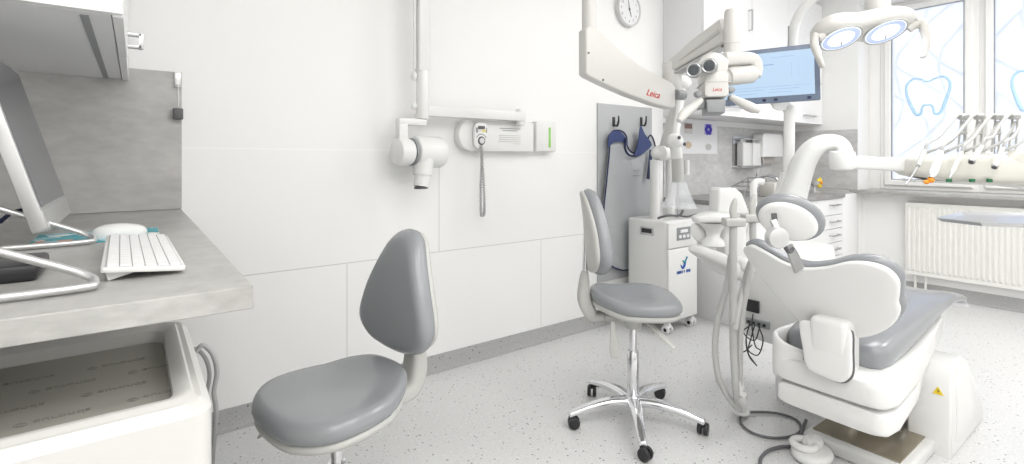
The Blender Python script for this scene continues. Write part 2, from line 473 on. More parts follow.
w1 = win(1, 1.717, 1.0352, 0, 0)
w2 = win(2, 1.0348, .105, 0, 0)
struct('trim_5', MB().span(XP - .034, XP + .05, 1.718, YR1, ZS + .03, ZH, .004), PVC)
def tooth(u0, u1, v0, v1, parent):
    c = at((u0 + u1) / 2, (v0 + v1) / 2, X=XP - .035); a = at(u0, v0, X=XP - .035); b = at(u1, v1, X=XP - .035)
    hw = abs(a.y - b.y) / 2; hh = abs(a.z - b.z) / 2
    sh = [(0, .72), (.35, .85), (.7, .9), (.95, .62), (.95, .2), (.8, -.25), (.66, -.7), (.52, -.95), (.32, -.95), (.24, -.62), (.12, -.48), (0, -.50), (-.14, -.48), (-.24, -.62), (-.30, -.92), (-.5, -.97), (-.66, -.7), (-.85, -.2), (-.97, .25), (-.93, .65), (-.65, .92), (-.3, .88)]
    pts = [V((XP - .034, c.y - x * hw, c.z + y * hh)) for x, y in sh]
    link('tooth_sticker', MB().tube(pts, [.007, .013, .008, .013, .007], 8, smooth=5, closed=True), WINB, parent)
tooth(905, 950, 78, 113, w1)
tooth(1011, 1056, 70, 108, w2)

# steel grille standing outside the windows (seen faintly through the film)
g = MB(); xg = 6.05
for k in range(-6, 16):
    y = -1.2 + k * .34
    g.tube([V((xg, y + .17 * math.sin(q * PI / 4) + 0.17 * 0 + q * .085, .5 + q * .17)) for q in range(0, 17)], .014, 6)
    g.tube([V((xg + .03, y + .17 * math.sin(q * PI / 4) - q * .085 + .9, .5 + q * .17)) for q in range(0, 17)], .014, 6)
single('window_grille', g, GRILLE, 'pale steel lattice grille seen faintly through the frosted windows', 'grille', base=(xg, 1, .5))

# ------------------------------------------------------------------ UNSEEN CEILING LIGHTS, added and spread to even the room light
def added_ceiling_light(i, x, y, sx, sy, power):
    r = thing('added_ceiling_light', ['unseen ceiling light panel added over the desk', 'unseen ceiling light panel added over the open floor by the near stool', 'unseen ceiling light panel added over the dental chair', 'unseen ceiling light panel added nearest the window wall', 'unseen ceiling light panel added in the corner behind the desk', 'unseen ceiling light panel added behind the viewer, mid-room'][i], 'ceiling light', (x, y, ZC - .05), 0, 'added ceiling light panels')
    m = MB()
    for a, b, c, d in ((-sx / 2 - .02, sx / 2 + .02, -sy / 2 - .02, -sy / 2), (-sx / 2 - .02, sx / 2 + .02, sy / 2, sy / 2 + .02), (-sx / 2 - .02, -sx / 2, -sy / 2, sy / 2), (sx / 2, sx / 2 + .02, -sy / 2, sy / 2)):
        m.span(x + a, x + b, y + c, y + d, ZC - .05, ZC, 0)
    link('light_frame', m, WHITE, r)
    link('diffuser', MB().span(x - sx / 2, x + sx / 2, y - sy / 2, y + sy / 2, ZC - .035, ZC - .02), mat('opal light diffuser', (.9, .9, .9), .6, emit=(1, .99, .97), estr=2.0), r)
    L = bpy.data.lights.new('panel_lamp', 'AREA'); L.shape = 'RECTANGLE'; L.size = sx; L.size_y = sy; L.energy = power; L.color = (1, .985, .96)
    lo = bpy.data.objects.new('panel_lamp', L); COL.objects.link(lo); lo.parent = r; lo.location = (0, 0, 0)
LP = [(.1, -.3), (1.6, -.2), (3.4, .7), (4.4, -.3), (.2, -1.35), (2.1, -1.3)]
for i, (x, y) in enumerate(LP): added_ceiling_light(i, x, y, 1.2, .8, (13, 15, 18, 24, 14, 15)[i])

# ------------------------------------------------------------------ DESK CORNER
ZD = .948
d = MB().span(XL + .02, .152, .893, YW - .014, ZD - .036, ZD, .0015, 1)
single('desk_worktop', d, CONCD, 'grey concrete-look desk worktop under the reclined computer', 'worktop', base=(-.4, 1.6, ZD - .036))
# drawer trolley
r = thing('drawer_trolley', 'white drawer trolley with a paper-lined open tray under the desk', 'trolley', (-.35, 1.2, 0))
Zt = .80
c1 = at(214, 399, Z=Zt); c2 = at(189, 315.5, Z=Zt); XT = c1.x; Y0, Y1 = c1.y, c2.y
XT0 = XL + .1
m = MB(); m.span(XT0, XT - .004, Y0 + .006, Y1, .06, Zt - .14, .01); m.span(XT0, XT - .02, Y0 + .02, Y1 - .01, .02, .06)
TROL = mat('trolley enamel', (.66, .655, .635), .35)
link('carcass', m, TROL, r)
m = MB(); prof_o = rrect(XT0, XT, Y0, Y1, .03); prof_i = rrect(XT0 + .05, XT - .045, Y0 + .055, Y1 - .04, .03)
prof_m = rrect(XT0 + .012, XT - .012, Y0 + .014, Y1 - .012, .03); prof_n = rrect(XT0 + .035, XT - .03, Y0 + .04, Y1 - .03, .03)
rg = lambda o, z: [V((x, y, z)) for x, y in o]
m.loft([rg(prof_m, Zt - .13), rg(prof_o, Zt - .125), rg(prof_o, Zt - .018), rg(prof_m, Zt - .004), rg(rrect(XT0 + .02, XT - .02, Y0 + .022, Y1 - .02, .03), Zt - .004), rg(rrect(XT0 + .024, XT - .024, Y0 + .027, Y1 - .023, .03), Zt), rg(prof_n, Zt), rg(prof_i, Zt - .01), rg(prof_i, Zt - .036)], True, True)
ot = link('open_tray', m, TROL, r)
m = MB().span(XT0 + .052, XT - .047, Y0 + .057, Y1 - .042, Zt - .0355, Zt - .033)
link('paper_liner', m, LINER, ot)
m = MB()
for i in range(5):
    for j in range(9):
        M = Matrix.Translation((XT - .12 - j * .13 + (i % 2) * .06, Y0 + .09 + i * .065, Zt - .0325)) @ Matrix.Rotation(PI, 4, 'Z') @ Matrix.Diagonal((-1, 1, 1, 1))
        if M.translation.x > XT0 + .12: flat_text(m, '© euronda', M, .02, .2, .0002)
link('liner_print', m, LINERT, ot)
m = MB().span(XT0 + .004, XT - .002, Y0, Y0 + .012, .40, Zt - .145, .003)
link('drawer', m, TROL, r)
m = MB().span(XT0 + .004, XT - .002, Y0, Y0 + .012, .08, .39, .003)
link('drawer', m, TROL, r)
# cable loop hanging beside the trolley
p = [at(196, 352, Y=1.55), at(203, 345, Y=1.55), at(213, 355, Y=1.55), at(217, 372, Y=1.55), at(214, 392, Y=1.55), at(216, 410, Y=1.56), at(214, 440, Y=1.6), at(212, 470, Y=1.7)]
m = MB().tube(p, .006, 8, smooth=6)
p2 = [q + V((-.015, .02, -.012)) for q in p]; m.tube(p2, .005, 8, smooth=6)
single('trolley_cable', m, TUBEG, 'grey cable looping out behind the drawer trolley', 'cable')

# left wall cupboard
r = thing('wall_cupboard', 'white wall cupboard hanging above the desk, open grey underside', 'cupboard', (-.3, 1.9, 1.455))
zc = 1.455; xr = -.018
m = MB().span(-.40, xr - .022, 1.365, YW - .002, zc, 2.35, .001, 1)
link('carcass', m, LACS, r)
dm = MB().span(xr - .02, xr, 1.365, 1.90, zc - .004, 2.35, .0015, 1); d1 = link('door', dm, LAC, r)
dm = MB().span(xr - .02, xr, 1.904, YW - .004, zc - .004, 2.35, .0015, 1); d2 = link('door', dm, LAC, r)
hm = MB()
ha = at(125, 34, X=xr); hb = at(125, 45, X=xr)
def pull(mb, p0, p1, out, w=.012, t=.008):
    p0, p1, out = V(p0), V(p1), V(out); ax = (p1 - p0).normalized(); sd = ax.cross(out.normalized())
    L = out.length
    for q in (p0 + ax * t / 2, p1 - ax * t / 2):
        mb.prism(rrect(-w / 2, w / 2, -t / 2, t / 2, t * .2, 2), frame(q, sd, ax), -0.0005, L if (frame(q, sd, ax).to_3x3() @ V((0, 0, 1))).dot(out) > 0 else -L)
    mb.prism(rrect(-w / 2, w / 2, 0, (p1 - p0).length, .001, 2), frame(p0 + out, sd, ax), -t / 2, t / 2)
    return mb
pull(hm, (xr, 2.12, 1.52), (xr, 2.12, 1.572), (.036, 0, 0), .026, .012); link('handle', hm, SATIN, d2)
hm = MB(); pull(hm, (xr, 1.6, 1.60), (xr, 1.6, 1.73), (.035, 0, 0), .022, .01)
m = MB().span(xr - .075, xr - .06, 1.40, YW - .02, zc - .003, zc + .003); link('light_strip', m, MIDG, r)
m = MB().span(-.40, -.02, 1.345, 1.365, zc - .0, 2.35, .001, 1); link('end_panel', m, LAC, r)
# key fob on the splashback edge
r = thing('key_fob', 'black fob hanging from a small steel hook by the splashback edge', 'key fob', at(178, 100, Y=YW - .02))
a = at(177.5, 80, Y=YW - .013)
m = MB().span(a.x - .012, a.x + .012, YW - .022, YW - .012, a.z - .03, a.z + .03, .003); m.cyl((a.x, YW - .02, a.z - .018), (a.x, YW - .04, a.z - .018), .005)
link('hook', m, STEEL, r)
b = at(178, 114, Y=YW - .03)
m = MB().tube([V((a.x, YW - .034, a.z - .02)), V((a.x + .002, YW - .034, a.z - .06)), V((b.x, YW - .034, b.z + .03))], .0018, 6, smooth=4); link('chain', m, STEEL, r)
m = MB().box((b.x, YW - .032, b.z), (.034, .03, .044), None, .004); link('fob', m, DARK, r)

# all-in-one computer reclining on a rod stand
Pb = at(71, 213, Z=.985)            # far lower corner
Yf = Pb.y; Pt = at(17, 70, Y=Yf)    # far upper corner
upv = (Pt - Pb).normalized(); Hs = (Pt - Pb).length
Nb = at(51, 238, Z=.985); Wd = .50
print('computer', Pb, Pt, Hs, Yf - Nb.y)
r = thing('all_in_one_computer', 'silver all-in-one computer reclined towards the stool, screen off', 'computer', (Pb.x - .1, Yf - Wd / 2, ZD))
M = frame(Pb, (0, -1, 0), upv)      # x towards the viewer side, y up the screen
nz_ = (M.to_3x3() @ V((0, 0, 1)))
sgn = 1 if nz_.x > 0 else -1
m = MB().prism(rrect(0, Wd, -.0, Hs, .012), M, 0, -.028 * sgn, .003); link('housing', m, SATIN, r)
m = MB().prism(rrect(.018, Wd - .018, .058, Hs - .016, .002), M, .0004 * sgn, .002 * sgn); sc_ = link('screen', m, SCREENO, r)
m = MB().prism(rrect(.004, Wd - .004, .004, .052, .004), M, .0, .0022 * sgn); link('chin', m, SATIN, r)
# rod stand
r = thing('rod_stand', 'bent silver rod stand under the reclined computer', 'stand', (Pb.x - .15, Yf - .2, ZD))
zr = ZD + .008
e = at(94, 283, Z=zr); e2 = at(93, 240, Z=zr)
rl = .0065
def loop(e, yv):
    top = V((e.x - .33, e.y - .01, zr + .17)); 
    return [V((e.x - .55, e.y - .035, zr)), V((e.x - .3, e.y - .035, zr)), V((e.x - .03, e.y - .03, zr)), V((e.x, e.y - .01, zr + .003)), V((e.x - .012, e.y + .012, zr + .012)), V((e.x - .06, e.y + .02, zr + .035)), V((e.x - .2, e.y + .02, zr + .10)), V((e.x - .4, e.y + .02, zr + .19))]
link('rod_leg', MB().tube(loop(e, 0), rl, 12, smooth=5), SATIN, r)
link('rod_leg', MB().tube(loop(e2 + V((0, 0, 0)), 0), rl, 12, smooth=5), SATIN, r)
link('crossbar', MB().tube([V((e.x - .35, e.y + .02, zr + .167)), V((e2.x - .35, e2.y + .02, zr + .167))], rl, 12), SATIN, r)
# black case under the stand
a = at(38, 281, Z=ZD); b_ = at(45, 262, Z=ZD)
single('black_case', MB().span(a.x - .26, a.x, a.y, a.y + .15, ZD, ZD + .028, .008), BLACK, 'flat black case lying under the rod stand', 'case')
# dark cable
single('computer_cable', MB().tube([at(0, 222, d=1.25), at(10, 214, d=1.3), at(22, 210, d=1.35), at(30, 214, d=1.4)], .005, 8, smooth=5), NAVY, 'dark cable behind the reclined computer', 'cable')
# mouse mat, mouse, keyboard
q0 = at(84, 247, Z=ZD); q1 = at(160, 229, Z=ZD)
r = thing('mouse_mat', 'thin mouse mat printed with teal and pale patterns', 'mouse mat', (q1.x - .12, q1.y - .05, ZD))
mx0, mx1, my0, my1 = q1.x - .26, q1.x - .005, q1.y - .20, q1.y + .03
mm = bpy.data.materials.new('patterned mouse mat print'); mm.use_nodes = True; nt = mm.node_tree
tc = nt.nodes.new('ShaderNodeTexCoord'); vo = nt.nodes.new('ShaderNodeTexVoronoi'); vo.inputs['Scale'].default_value = 26
nt.links.new(tc.outputs['Object'], vo.inputs['Vector']); sp = nt.nodes.new('ShaderNodeSeparateColor'); nt.links.new(vo.outputs['Color'], sp.inputs[0])
rr_ = ramp(nt, sp.outputs['Red'], [(.0, (.05, .34, .40)), (.35, (.35, .60, .66)), (.6, (.80, .80, .76)), (.82, (.10, .40, .46)), (.95, (.75, .30, .18))]); rr_.color_ramp.interpolation = 'CONSTANT'
nt.links.new(rr_.outputs['Color'], nt.nodes['Principled BSDF'].inputs['Base Color'])
link('mat_sheet', MB().span(mx0, mx1, my0, my1, ZD, ZD + .003, .001, 1), mm, r)
r = thing('computer_mouse', 'white computer mouse on the patterned mat behind the keyboard', 'mouse', at(120, 236, Z=ZD + .003))
Pm = at(120, 236, Z=ZD + .003); rzm = math.radians(12)
M = Matrix.Translation(Pm) @ Matrix.Rotation(rzm, 4, 'Z')
def mousewarp(w): return V((w.x, w.y, (w.z + .006) * (1 + .0)))
m = MB(); rings = []
for k in range(9):
    a_ = k / 8; sc = [1, 1.02, 1.0, .93, .82, .66, .46, .24, .03][k]; z = [0, .006, .013, .020, .025, .0285, .031, .0325, .033][k]
    rings.append([M @ V((.058 * sc * math.cos(t) + (.006 * (1 - sc)), .031 * sc * math.sin(t), z * (1 - .12 * math.cos(t) * sc))) for t in [2 * PI * j / 28 for j in range(28)]])
m.loft(rings); link('shell', m, WHITE, r, angle=60)
link('scroll_wheel', MB().cyl(M @ V((-.035, -.003, .026)), M @ V((-.035, .003, .026)), .006, None, 14), MIDG, r)
# keyboard: tips down towards the user on its right
KW, KH = .118, .45
o = V((.010, 1.285, ZD + .0155))
r = thing('keyboard', 'compact white computer keyboard near the desk corner', 'keyboard', (o.x, o.y, ZD))
M = Matrix.Translation(o) @ Matrix.Rotation(math.radians(1), 4, 'Z') @ Matrix.Rotation(math.radians(5.5), 4, 'Y')
link('case', MB().prism(rrect(-KW / 2, KW / 2, -KH / 2, KH / 2, .006), M, -.005, .004, .002), WHITE, r)
link('riser', MB().prism([(-KW / 2 + .006, -.004), (.0, -.004), (-.012, -.006), (-KW / 2 + .012, -.0195)], M @ frame((0, -KH / 2 + .012, 0), (1, 0, 0), (0, 0, 1)), -KH + .03, 0), WHITE, r)
kk = link('key_bed', MB().prism(rrect(-KW / 2 + .005, KW / 2 - .005, -KH / 2 + .005, KH / 2 - .005, .004), M, .004, .0045), KEYG, r)
# key rows run along the far-near direction (the user sits to the right)
nrow = 6; ncol = 15; cw = (KW - .014) / nrow; ch = (KH - .014) / ncol; cnt = 0
for i in range(nrow):
    j = 0
    while j < ncol:
        L = 1
        if i == 5 and j in (4,): L = 5
        elif j == 0 and i in (2, 3, 4): L = 2
        x0 = -KW / 2 + .007 + i * cw; y0 = -KH / 2 + .007 + j * ch
        mk = MB().prism(rrect(x0 + .0008, x0 + cw - .0008, y0 + .0006, y0 + ch * L - .0006, .0012, 2), M, .0045, .0075)
        link('key', mk, KEYM, kk); j += L; cnt += 1
print('keys', cnt)

# ------------------------------------------------------------------ X-RAY UNIT ON THE WALL
YX = YW
r = thing('xray_unit', 'white wall-mounted dental x-ray unit with folded arm and tube head', 'x-ray unit', (1.6, YW, 1.2))
fy = YW - .062
A = at(455, 118, Y=fy); B_ = at(534, 151, Y=fy); z0, z1 = at(495, 151.5, Y=fy).z, at(495, 120.5, Y=fy).z
x0, x1 = at(459, 135, Y=fy).x, at(534, 135, Y=fy).x
m = MB(); out_ = []
hh = (z1 - z0) / 2; zc_ = (z0 + z1) / 2
for k in range(17): 
    a_ = PI / 2 + PI * k / 16; out_.append((x0 + hh + hh * math.cos(a_), zc_ + hh * math.sin(a_)))
out_ += [(x1, z0), (x1, z1)]
m.prism(out_, frame((0, fy, 0), (1, 0, 0), (0, 0, 1)), -.061, 0, .008)
wall_box = link('control_box', m, WHITE, r)
# front face frames: x right, y up, normal towards the room
FM = lambda x, y, z: frame((x, y, z), (1, 0, 0), (0, 0, 1))
cc = at(479, 137, Y=fy); cx2 = cc.x
m = MB().prism(rrect(-.046, .046, -.078, .074, .04, 8), FM(cx2, fy - .003, zc_), 0, .022, .006); pod = link('control_pod', m, WHITE, wall_box)
link('start_button', MB().lathe([(.017, 0), (.017, .005), (.014, .008), (.004, .008)], FM(cx2, fy - .025, zc_ - .030)), SATIN, pod)
link('button_ring', MB().lathe([(.024, 0), (.024, .002), (.021, .003)], FM(cx2, fy - .025, zc_ - .030)), DARK, pod)
link('display', MB().span(cx2 - .022, cx2 + .022, fy - .03, fy - .024, zc_ + .035, zc_ + .052, .002), DARK, pod)
m = MB()
m.tube([V((cx2 + .036 * math.cos(PI * (.15 + .7 * k / 10)), fy - .024, zc_ - .030 + .036 * math.sin(PI * (.15 + .7 * k / 10)))) for k in range(11)], .003, 6)
link('dial_arc', m, MIDG, pod)
link('yellow_key', MB().span(cx2 + .004, cx2 + .03, fy - .026, fy - .023, zc_ + .018, zc_ + .032), mat('pale yellow print', (.75, .66, .25), .5), pod)
link('side_keys', MB().span(cx2 - .036, cx2 - .024, fy - .026, fy - .023, zc_ + .014, zc_ + .042).span(cx2 + .031, cx2 + .037, fy - .026, fy - .023, zc_ + .014, zc_ + .042), MIDG, pod)
# printed lines
m = MB(); tx = at(510, 135, Y=fy).x
for k, (w, s_) in enumerate(((.15, .0075), (.11, .0075))): m.span(tx - w / 2, tx + w / 2, fy - .0022, fy - .001, z1 - .045 - k * .012, z1 - .045 - k * .012 + s_ * .5)
link('warning_heading', m, GREYP, wall_box)
m = MB()
for k, (w, dx) in enumerate(((.145, -.006), (.155, 0), (.150, 0), (.16, -.004), (.05, .05))): m.span(tx + dx - w / 2, tx + dx + w / 2, fy - .0022, fy - .001, z1 - .085 - k * .012, z1 - .085 - k * .012 + .003)
link('warning_lines', m, LGREYP, wall_box)
# wall bracket plate + arm
ya = YW - .12
L0, L1 = at(424, 105, Y=ya), at(424, 117, Y=ya); Rr0, Rr1 = at(526, 110, Y=ya), at(526, 119, Y=ya)
xa, xb = at(424, 110, Y=ya).x, at(526, 110, Y=ya).x; zb1, zb0 = L0.z, L1.z
m = MB().span(xa, xb, ya - .0, ya + .055, zb0 + .008, zb1, .004, 2); link('folding_arm', m, WHITE, r)
m = MB().cyl((xb - .02, ya + .03, zb0 - .015), (xb - .02, ya + .03, zb1 + .02), .026, None, 24, .004); m.span(xb - .02, xb + .02, ya + .03, YW, zb0, zb1 + .01, .004)
link('wall_pivot', m, WHITE, r)
yv = YW - .15
xv0, xv1 = at(412.5, 60, Y=yv).x, at(428, 60, Y=yv).x; xm = (xv0 + xv1) / 2; zt = 2.3; zv0 = at(420, 118, Y=yv).z
m = MB().span(xv0 + .022, xv1 - .002, yv - .03, yv + .03, at(420, 72, Y=yv).z, zt, .010, 3); m.cyl((xv0 + .012, yv, at(420, 70, Y=yv).z), (xv0 + .012, yv, zt), .009)
link('upright_arm', m, WHITE, r)
m = MB().cyl((xv1 - .030, yv, zv0 - .005), (xv1 - .030, yv, at(420, 70, Y=yv).z), .032, None, 24, .005)
m.ell((xv0 + .008, yv, at(414, 76, Y=yv).z), (.014, .02, .025)); m.ell((xv0 + .008, yv, at(414, 106, Y=yv).z), (.014, .02, .02))
link('swivel_joint', m, WHITE, r)
yk = yv
k0 = at(397, 118, Y=yk); k1 = at(425, 126, Y=yk)
m = MB().span(k0.x, k1.x, yk - .025, yk + .025, k1.z, k0.z, .008); m.span(k0.x + .001, k0.x + .05, yk - .024, yk + .024, at(400, 150, Y=yk).z, k0.z - .003, .008)
yoke = link('yoke', m, WHITE, r)
h0 = at(404, 152, Y=yk); h1 = at(425, 151, Y=yk)
ax = V((1, .15, 0)).normalized()
m = MB().cyl(h0 - ax * .045, h0 + ax * .035, .066, None, 36, .012)
link('side_disc', m, WHITE, yoke)
m = MB().cyl(h0 + ax * .035, h0 + ax * .05, .068, None, 36); link('disc_gap', m, MIDG, yoke)
m = MB().cyl(h0 + ax * .05, h0 + ax * .225, .082, .082, 36, .022)
head = link('tube_head', m, WHITE, yoke)
t0 = at(424, 165, Y=yk - .01); t1 = at(421, 188, Y=yk - .02)
m = MB().cyl(t0 + V((0, 0, .03)), t0 * .55 + t1 * .45, .052, .046, 28); m.cyl(t0 * .55 + t1 * .45, t1 + V((0, 0, .006)), .040, .037, 28)
cone = link('collimator_cone', m, WHITE, head); link('cone_rim', MB().cyl(t1 + V((0, 0, .006)), t1 - V((0, 0, .004)), .034, None, 28), DARK, cone)
# handswitch cord
hx, hz = cx2, z0
pts = [V((cx2 - .004, fy - .03, z0 + .03)), V((cx2 - .004, fy - .035, z0 - .0)), V((cx2 - .002, fy - .03, z0 - .07)), V((cx2 - .008, fy - .03, z0 - .2)), V((cx2 - .006, fy - .03, z0 - .34)), V((cx2 + .006, fy - .03, z0 - .36)), V((cx2 + .016, fy - .03, z0 - .33)), V((cx2 + .018, fy - .02, z0 - .18)), V((cx2 + .010, fy - .01, z0))]
base = crom(pts, 60); coil = []
for i, p_ in enumerate(base):
    a_ = i * 1.15; coil.append(p_ + V((math.cos(a_), math.sin(a_), 0)) * .0055)
link('coiled_cord', MB().tube(coil, .0036, 6), TUBEG, wall_box)
# hand sanitiser sized dispenser
x0, x1 = at(538, 136, Y=YW - .07).x, at(558, 136, Y=YW - .07).x; z0, z1 = at(547, 151.5, Y=YW - .07).z, at(547, 121.5, Y=YW - .07).z
r = thing('wall_sensor_box', 'small white wall box with a lime green strip beside the x-ray unit', 'wall box', (x0, YW, z0))
link('box_body', MB().span(x0, x1, YW - .055, YW, z0, z1, .008), WHITE, r)
link('green_strip', MB().span(x0 * .35 + x1 * .65 - .007, x0 * .35 + x1 * .65 + .009, YW - .057, YW - .053, z0 + .025, z1 - .035), GREEN, r)

# ------------------------------------------------------------------ CLOCK
c = at(628.5, 9.5, Y=YW - .02)
r = thing('wall_clock', 'round white wall clock high above the apron board', 'clock', (c.x, YW, c.z))
RC = .125
CM = FM(c.x, YW - .001, c.z)
link('clock_case', MB().lathe([(RC, 0), (RC, .03), (RC - .006, .036), (RC - .014, .034), (RC - .016, .026)], CM, 48), mat('pale clock rim', (.62, .62, .62), .4), r)
link('clock_face', MB().lathe([(RC - .015, .02), (RC - .015, .0265)], CM, 48), PAPER, r)
m = MB()
for n in range(1, 13):
    a_ = PI / 2 - n * PI / 6
    flat_text(m, str(n), CM @ Matrix.Translation((.085 * math.cos(a_), .085 * math.sin(a_), .027)), .026)
link('numerals', m, GREYP, r)
m = MB(); 
for a_, L, w in ((math.radians(-68), .055, .007), (math.radians(100), .08, .005)):
    m.prism([(-.01, -w / 2), (L, -w / 4), (L, w / 4), (-.01, w / 2)], CM @ Matrix.Rotation(a_, 4, 'Z'), .028, .030)
m.prism(circle(.008, 14), CM, .028, .032); link('clock_hands', m, DARK, r)

# ------------------------------------------------------------------ APRON BOARD AND APRON
yb = YW - .012
bx0, bx1 = at(598, 180, Y=yb).x, at(652, 180, Y=yb).x; bz1 = at(598, 103, Y=yb).z; bz0 = .30
r = thing('apron_board', 'tall grey wall board holding two hooks behind the white cart', 'wall board', (bx0, YW, bz0))
link('board', MB().span(bx0, bx1, yb, YW - .001, bz0, bz1, .002), BOARD, r)
for u in (613.5, 641):
    p_ = at(u, 122, Y=yb)
    m = MB().span(p_.x - .012, p_.x + .012, yb - .006, yb, p_.z - .03, p_.z + .035, .002)
    m.sweep([p_ + V((0, -.004, -.02)), p_ + V((0, -.03, -.03)), p_ + V((0, -.045, -.005)), p_ + V((0, -.048, .04))], [.022, .024, .018, .008], .008, smooth=4, up=(0, -1, 0), fixed_side=(1, 0, 0))
    link('hook', m, BLACK, r)
ya_ = yb - .03
r = thing('lead_apron', 'grey lead apron with navy piping hanging from two black hooks', 'apron', at(625, 268, Y=ya_))
edge = [(608, 262), (604, 240), (603, 210), (605, 185), (607, 165), (609, 148), (609, 138), (614, 131), (621, 131), (626, 137), (627, 146), (633, 153), (640, 152), (646, 146), (650, 135), (655, 146), (657, 165), (656, 200), (656, 240), (655, 262), (640, 267), (622, 270)]
ol = crom([at(u, v, Y=ya_) for u, v in edge], 4, True)
def fold(x, z): return .006 * math.sin(x * 38) + .004 * math.sin(x * 15 + z * 4)
m = MB(); fr = [V((p_.x, ya_ + fold(p_.x, p_.z), p_.z)) for p_ in ol]; bk = [p_ + V((0, .008, 0)) for p_ in fr]
m.loft([fr, bk], False, False)
vs1 = [m.bm.verts.new(p_) for p_ in fr]; vs2 = [m.bm.verts.new(p_) for p_ in bk]
m.bm.faces.new(vs1); m.bm.faces.new(vs2); bmesh.ops.remove_doubles(m.bm, verts=m.bm.verts, dist=1e-5)
bmesh.ops.triangulate(m.bm, faces=[f for f in m.bm.faces if len(f.verts) > 4])
ap = link('apron_body', m, APRON, r)
link('piping', MB().tube([p_ + V((0, -.003, 0)) for p_ in fr], .0055, 6, closed=True), NAVY, r)
# blue-lined collar strap between hooks and the loose tie
m = MB(); cst = [(608, 147), (609, 136), (614, 131), (621, 132), (626, 138)]; low = [(608, 148), (613, 143), (617, 142), (623, 142), (628, 147)]
top = [at(u, v, Y=ya_ - .02) for u, v in cst]; bot = [at(u, v, Y=ya_ - .02) for u, v in low]
m.loft([[a_, b2, b2 + V((0, .004, 0)), a_ + V((0, .004, 0))] for a_, b2 in zip(crom(top, 5), crom(bot, 5))])
link('collar', m, BLUEF, r)
top = [at(u, v, Y=ya_ - .022) for u, v in [(634, 156), (637, 148), (639, 138), (641, 126), (645, 134), (651, 142)]]; bot = [at(u, v, Y=ya_ - .022) for u, v in [(634, 157), (639, 156), (643, 154), (646, 151), (649, 149), (652, 145)]]
m = MB(); m.loft([[a_, b2, b2 + V((0, .006, 0)), a_ + V((0, .006, 0))] for a_, b2 in zip(crom(top, 5), crom(bot, 5))])
link('shoulder_flap', m, BLUEF, r)
m = MB().tube([at(u, v, Y=ya_ - .03) for u, v in [(626, 138), (625, 148), (629, 155), (636, 156)]], .008, 8, smooth=6); link('neck_strap', m, NAVY, r)
m = MB().sweep([at(651, 150, Y=ya_ - .03), at(650, 162, Y=ya_ - .03), at(648, 179, Y=ya_ - .03)], .035, .008, up=(0, 1, 0), smooth=3); link('tie', m, NAVY, r)
m = MB()
for v in (171, 176): 
    a_ = at(634, v, Y=ya_ - .014); m.span(a_.x, a_.x + .07, ya_ - .016, ya_ - .012, a_.z, a_.z + .004)
link('printed_lines', m, GREYP, ap)

# ------------------------------------------------------------------ FAR KITCHEN RUN
YF, YU = 1.793, 2.10; XC = 3.283; ZCO = .855
r = thing('base_cabinet', 'long white base cabinet under the far worktop, flush end panel', 'cabinet', (XC, YW, 0))
link('carcass', MB().span(XC + .001, 4.03, YF + .02, YW - .002, .0, ZCO - .035, .001), LAC, r)
for i, (a_, b2) in enumerate(((XC + .004, 3.65), (3.656, 4.028))):
    dd = link('door', MB().span(a_, b2, YF, YF + .019, .06, ZCO - .038, .0015, 1), LAC, r)
    hm = MB(); pull(hm, ((a_ + b2) / 2 - .06, YF, .74), ((a_ + b2) / 2 + .06, YF, .74), (0, -.03, 0)); link('handle', hm, SATIN, dd)
r = thing('drawer_cabinet', 'white five-drawer cabinet with steel pulls beside the window wall', 'cabinet', (4.4, YW, 0))
link('carcass', MB().span(4.034, 4.875, YF + .02, YW - .002, .0, ZCO - .035, .001), LAC, r)
zt_ = [ZCO - .038, .68, .565, .45, .335, .22, .06]
for a_, b2 in zip(zt_[:-1], zt_[1:]):
    dd = link('drawer', MB().span(4.037, 4.872, YF, YF + .019, b2 + .004, a_, .0015, 1), LAC, r)
    hm = MB(); pull(hm, (4.60, YF, a_ - .05), (4.76, YF, a_ - .05), (0, -.03, 0)); link('handle', hm, STEEL, dd)
single('filler_panel', MB().span(4.878, XW - .001, YF + .01, YF + .03, 0, ZS - .001, .001), LAC, 'plain white filler panel between the drawers and the window wall', 'panel')
m = MB().span(XC - .005, 4.885, YF - .015, YW - .013, ZCO - .034, ZCO, .002, 1)
single('far_worktop', m, CONCE, 'grey concrete-look worktop along the far cabinets', 'worktop')
single('corner_shelf', MB().span(4.886, XW - .001, YF + .031, YW - .013, ZCO - .034, ZCO, .001), CONCD, 'grey shelf closing the corner beside the far worktop', 'shelf')
r = thing('wall_cabinet', 'white wall cabinets over the far worktop, behind the monitor', 'cabinet', (XC, YW, 1.478))
zu = 1.478
link('carcass', MB().span(XC, XW - .002, YU + .02, YW - .002, zu, 2.6, .001), LACS, r)
seams = [XC + .002, at(752, 30, Y=YU).x, at(788, 30, Y=YU).x, XW - .004]
zsm = 1.86
for i in range(3):
    a_, b2 = seams[i] + .002, seams[i + 1] - .002
    dd = link('door', MB().span(a_, b2, YU, YU + .019, zsm + .003, 2.6, .0015, 1), LAC, r)
    hx = (b2 - .05) if i == 0 else (a_ + .05 if i == 1 else b2 - .05)
    if i == 0: 
        hm = MB(); pull(hm, (hx, YU, at(748, 31, Y=YU).z), (hx, YU, at(748, 10, Y=YU).z), (0, -.03, 0), .014); link('handle', hm, STEEL, dd)
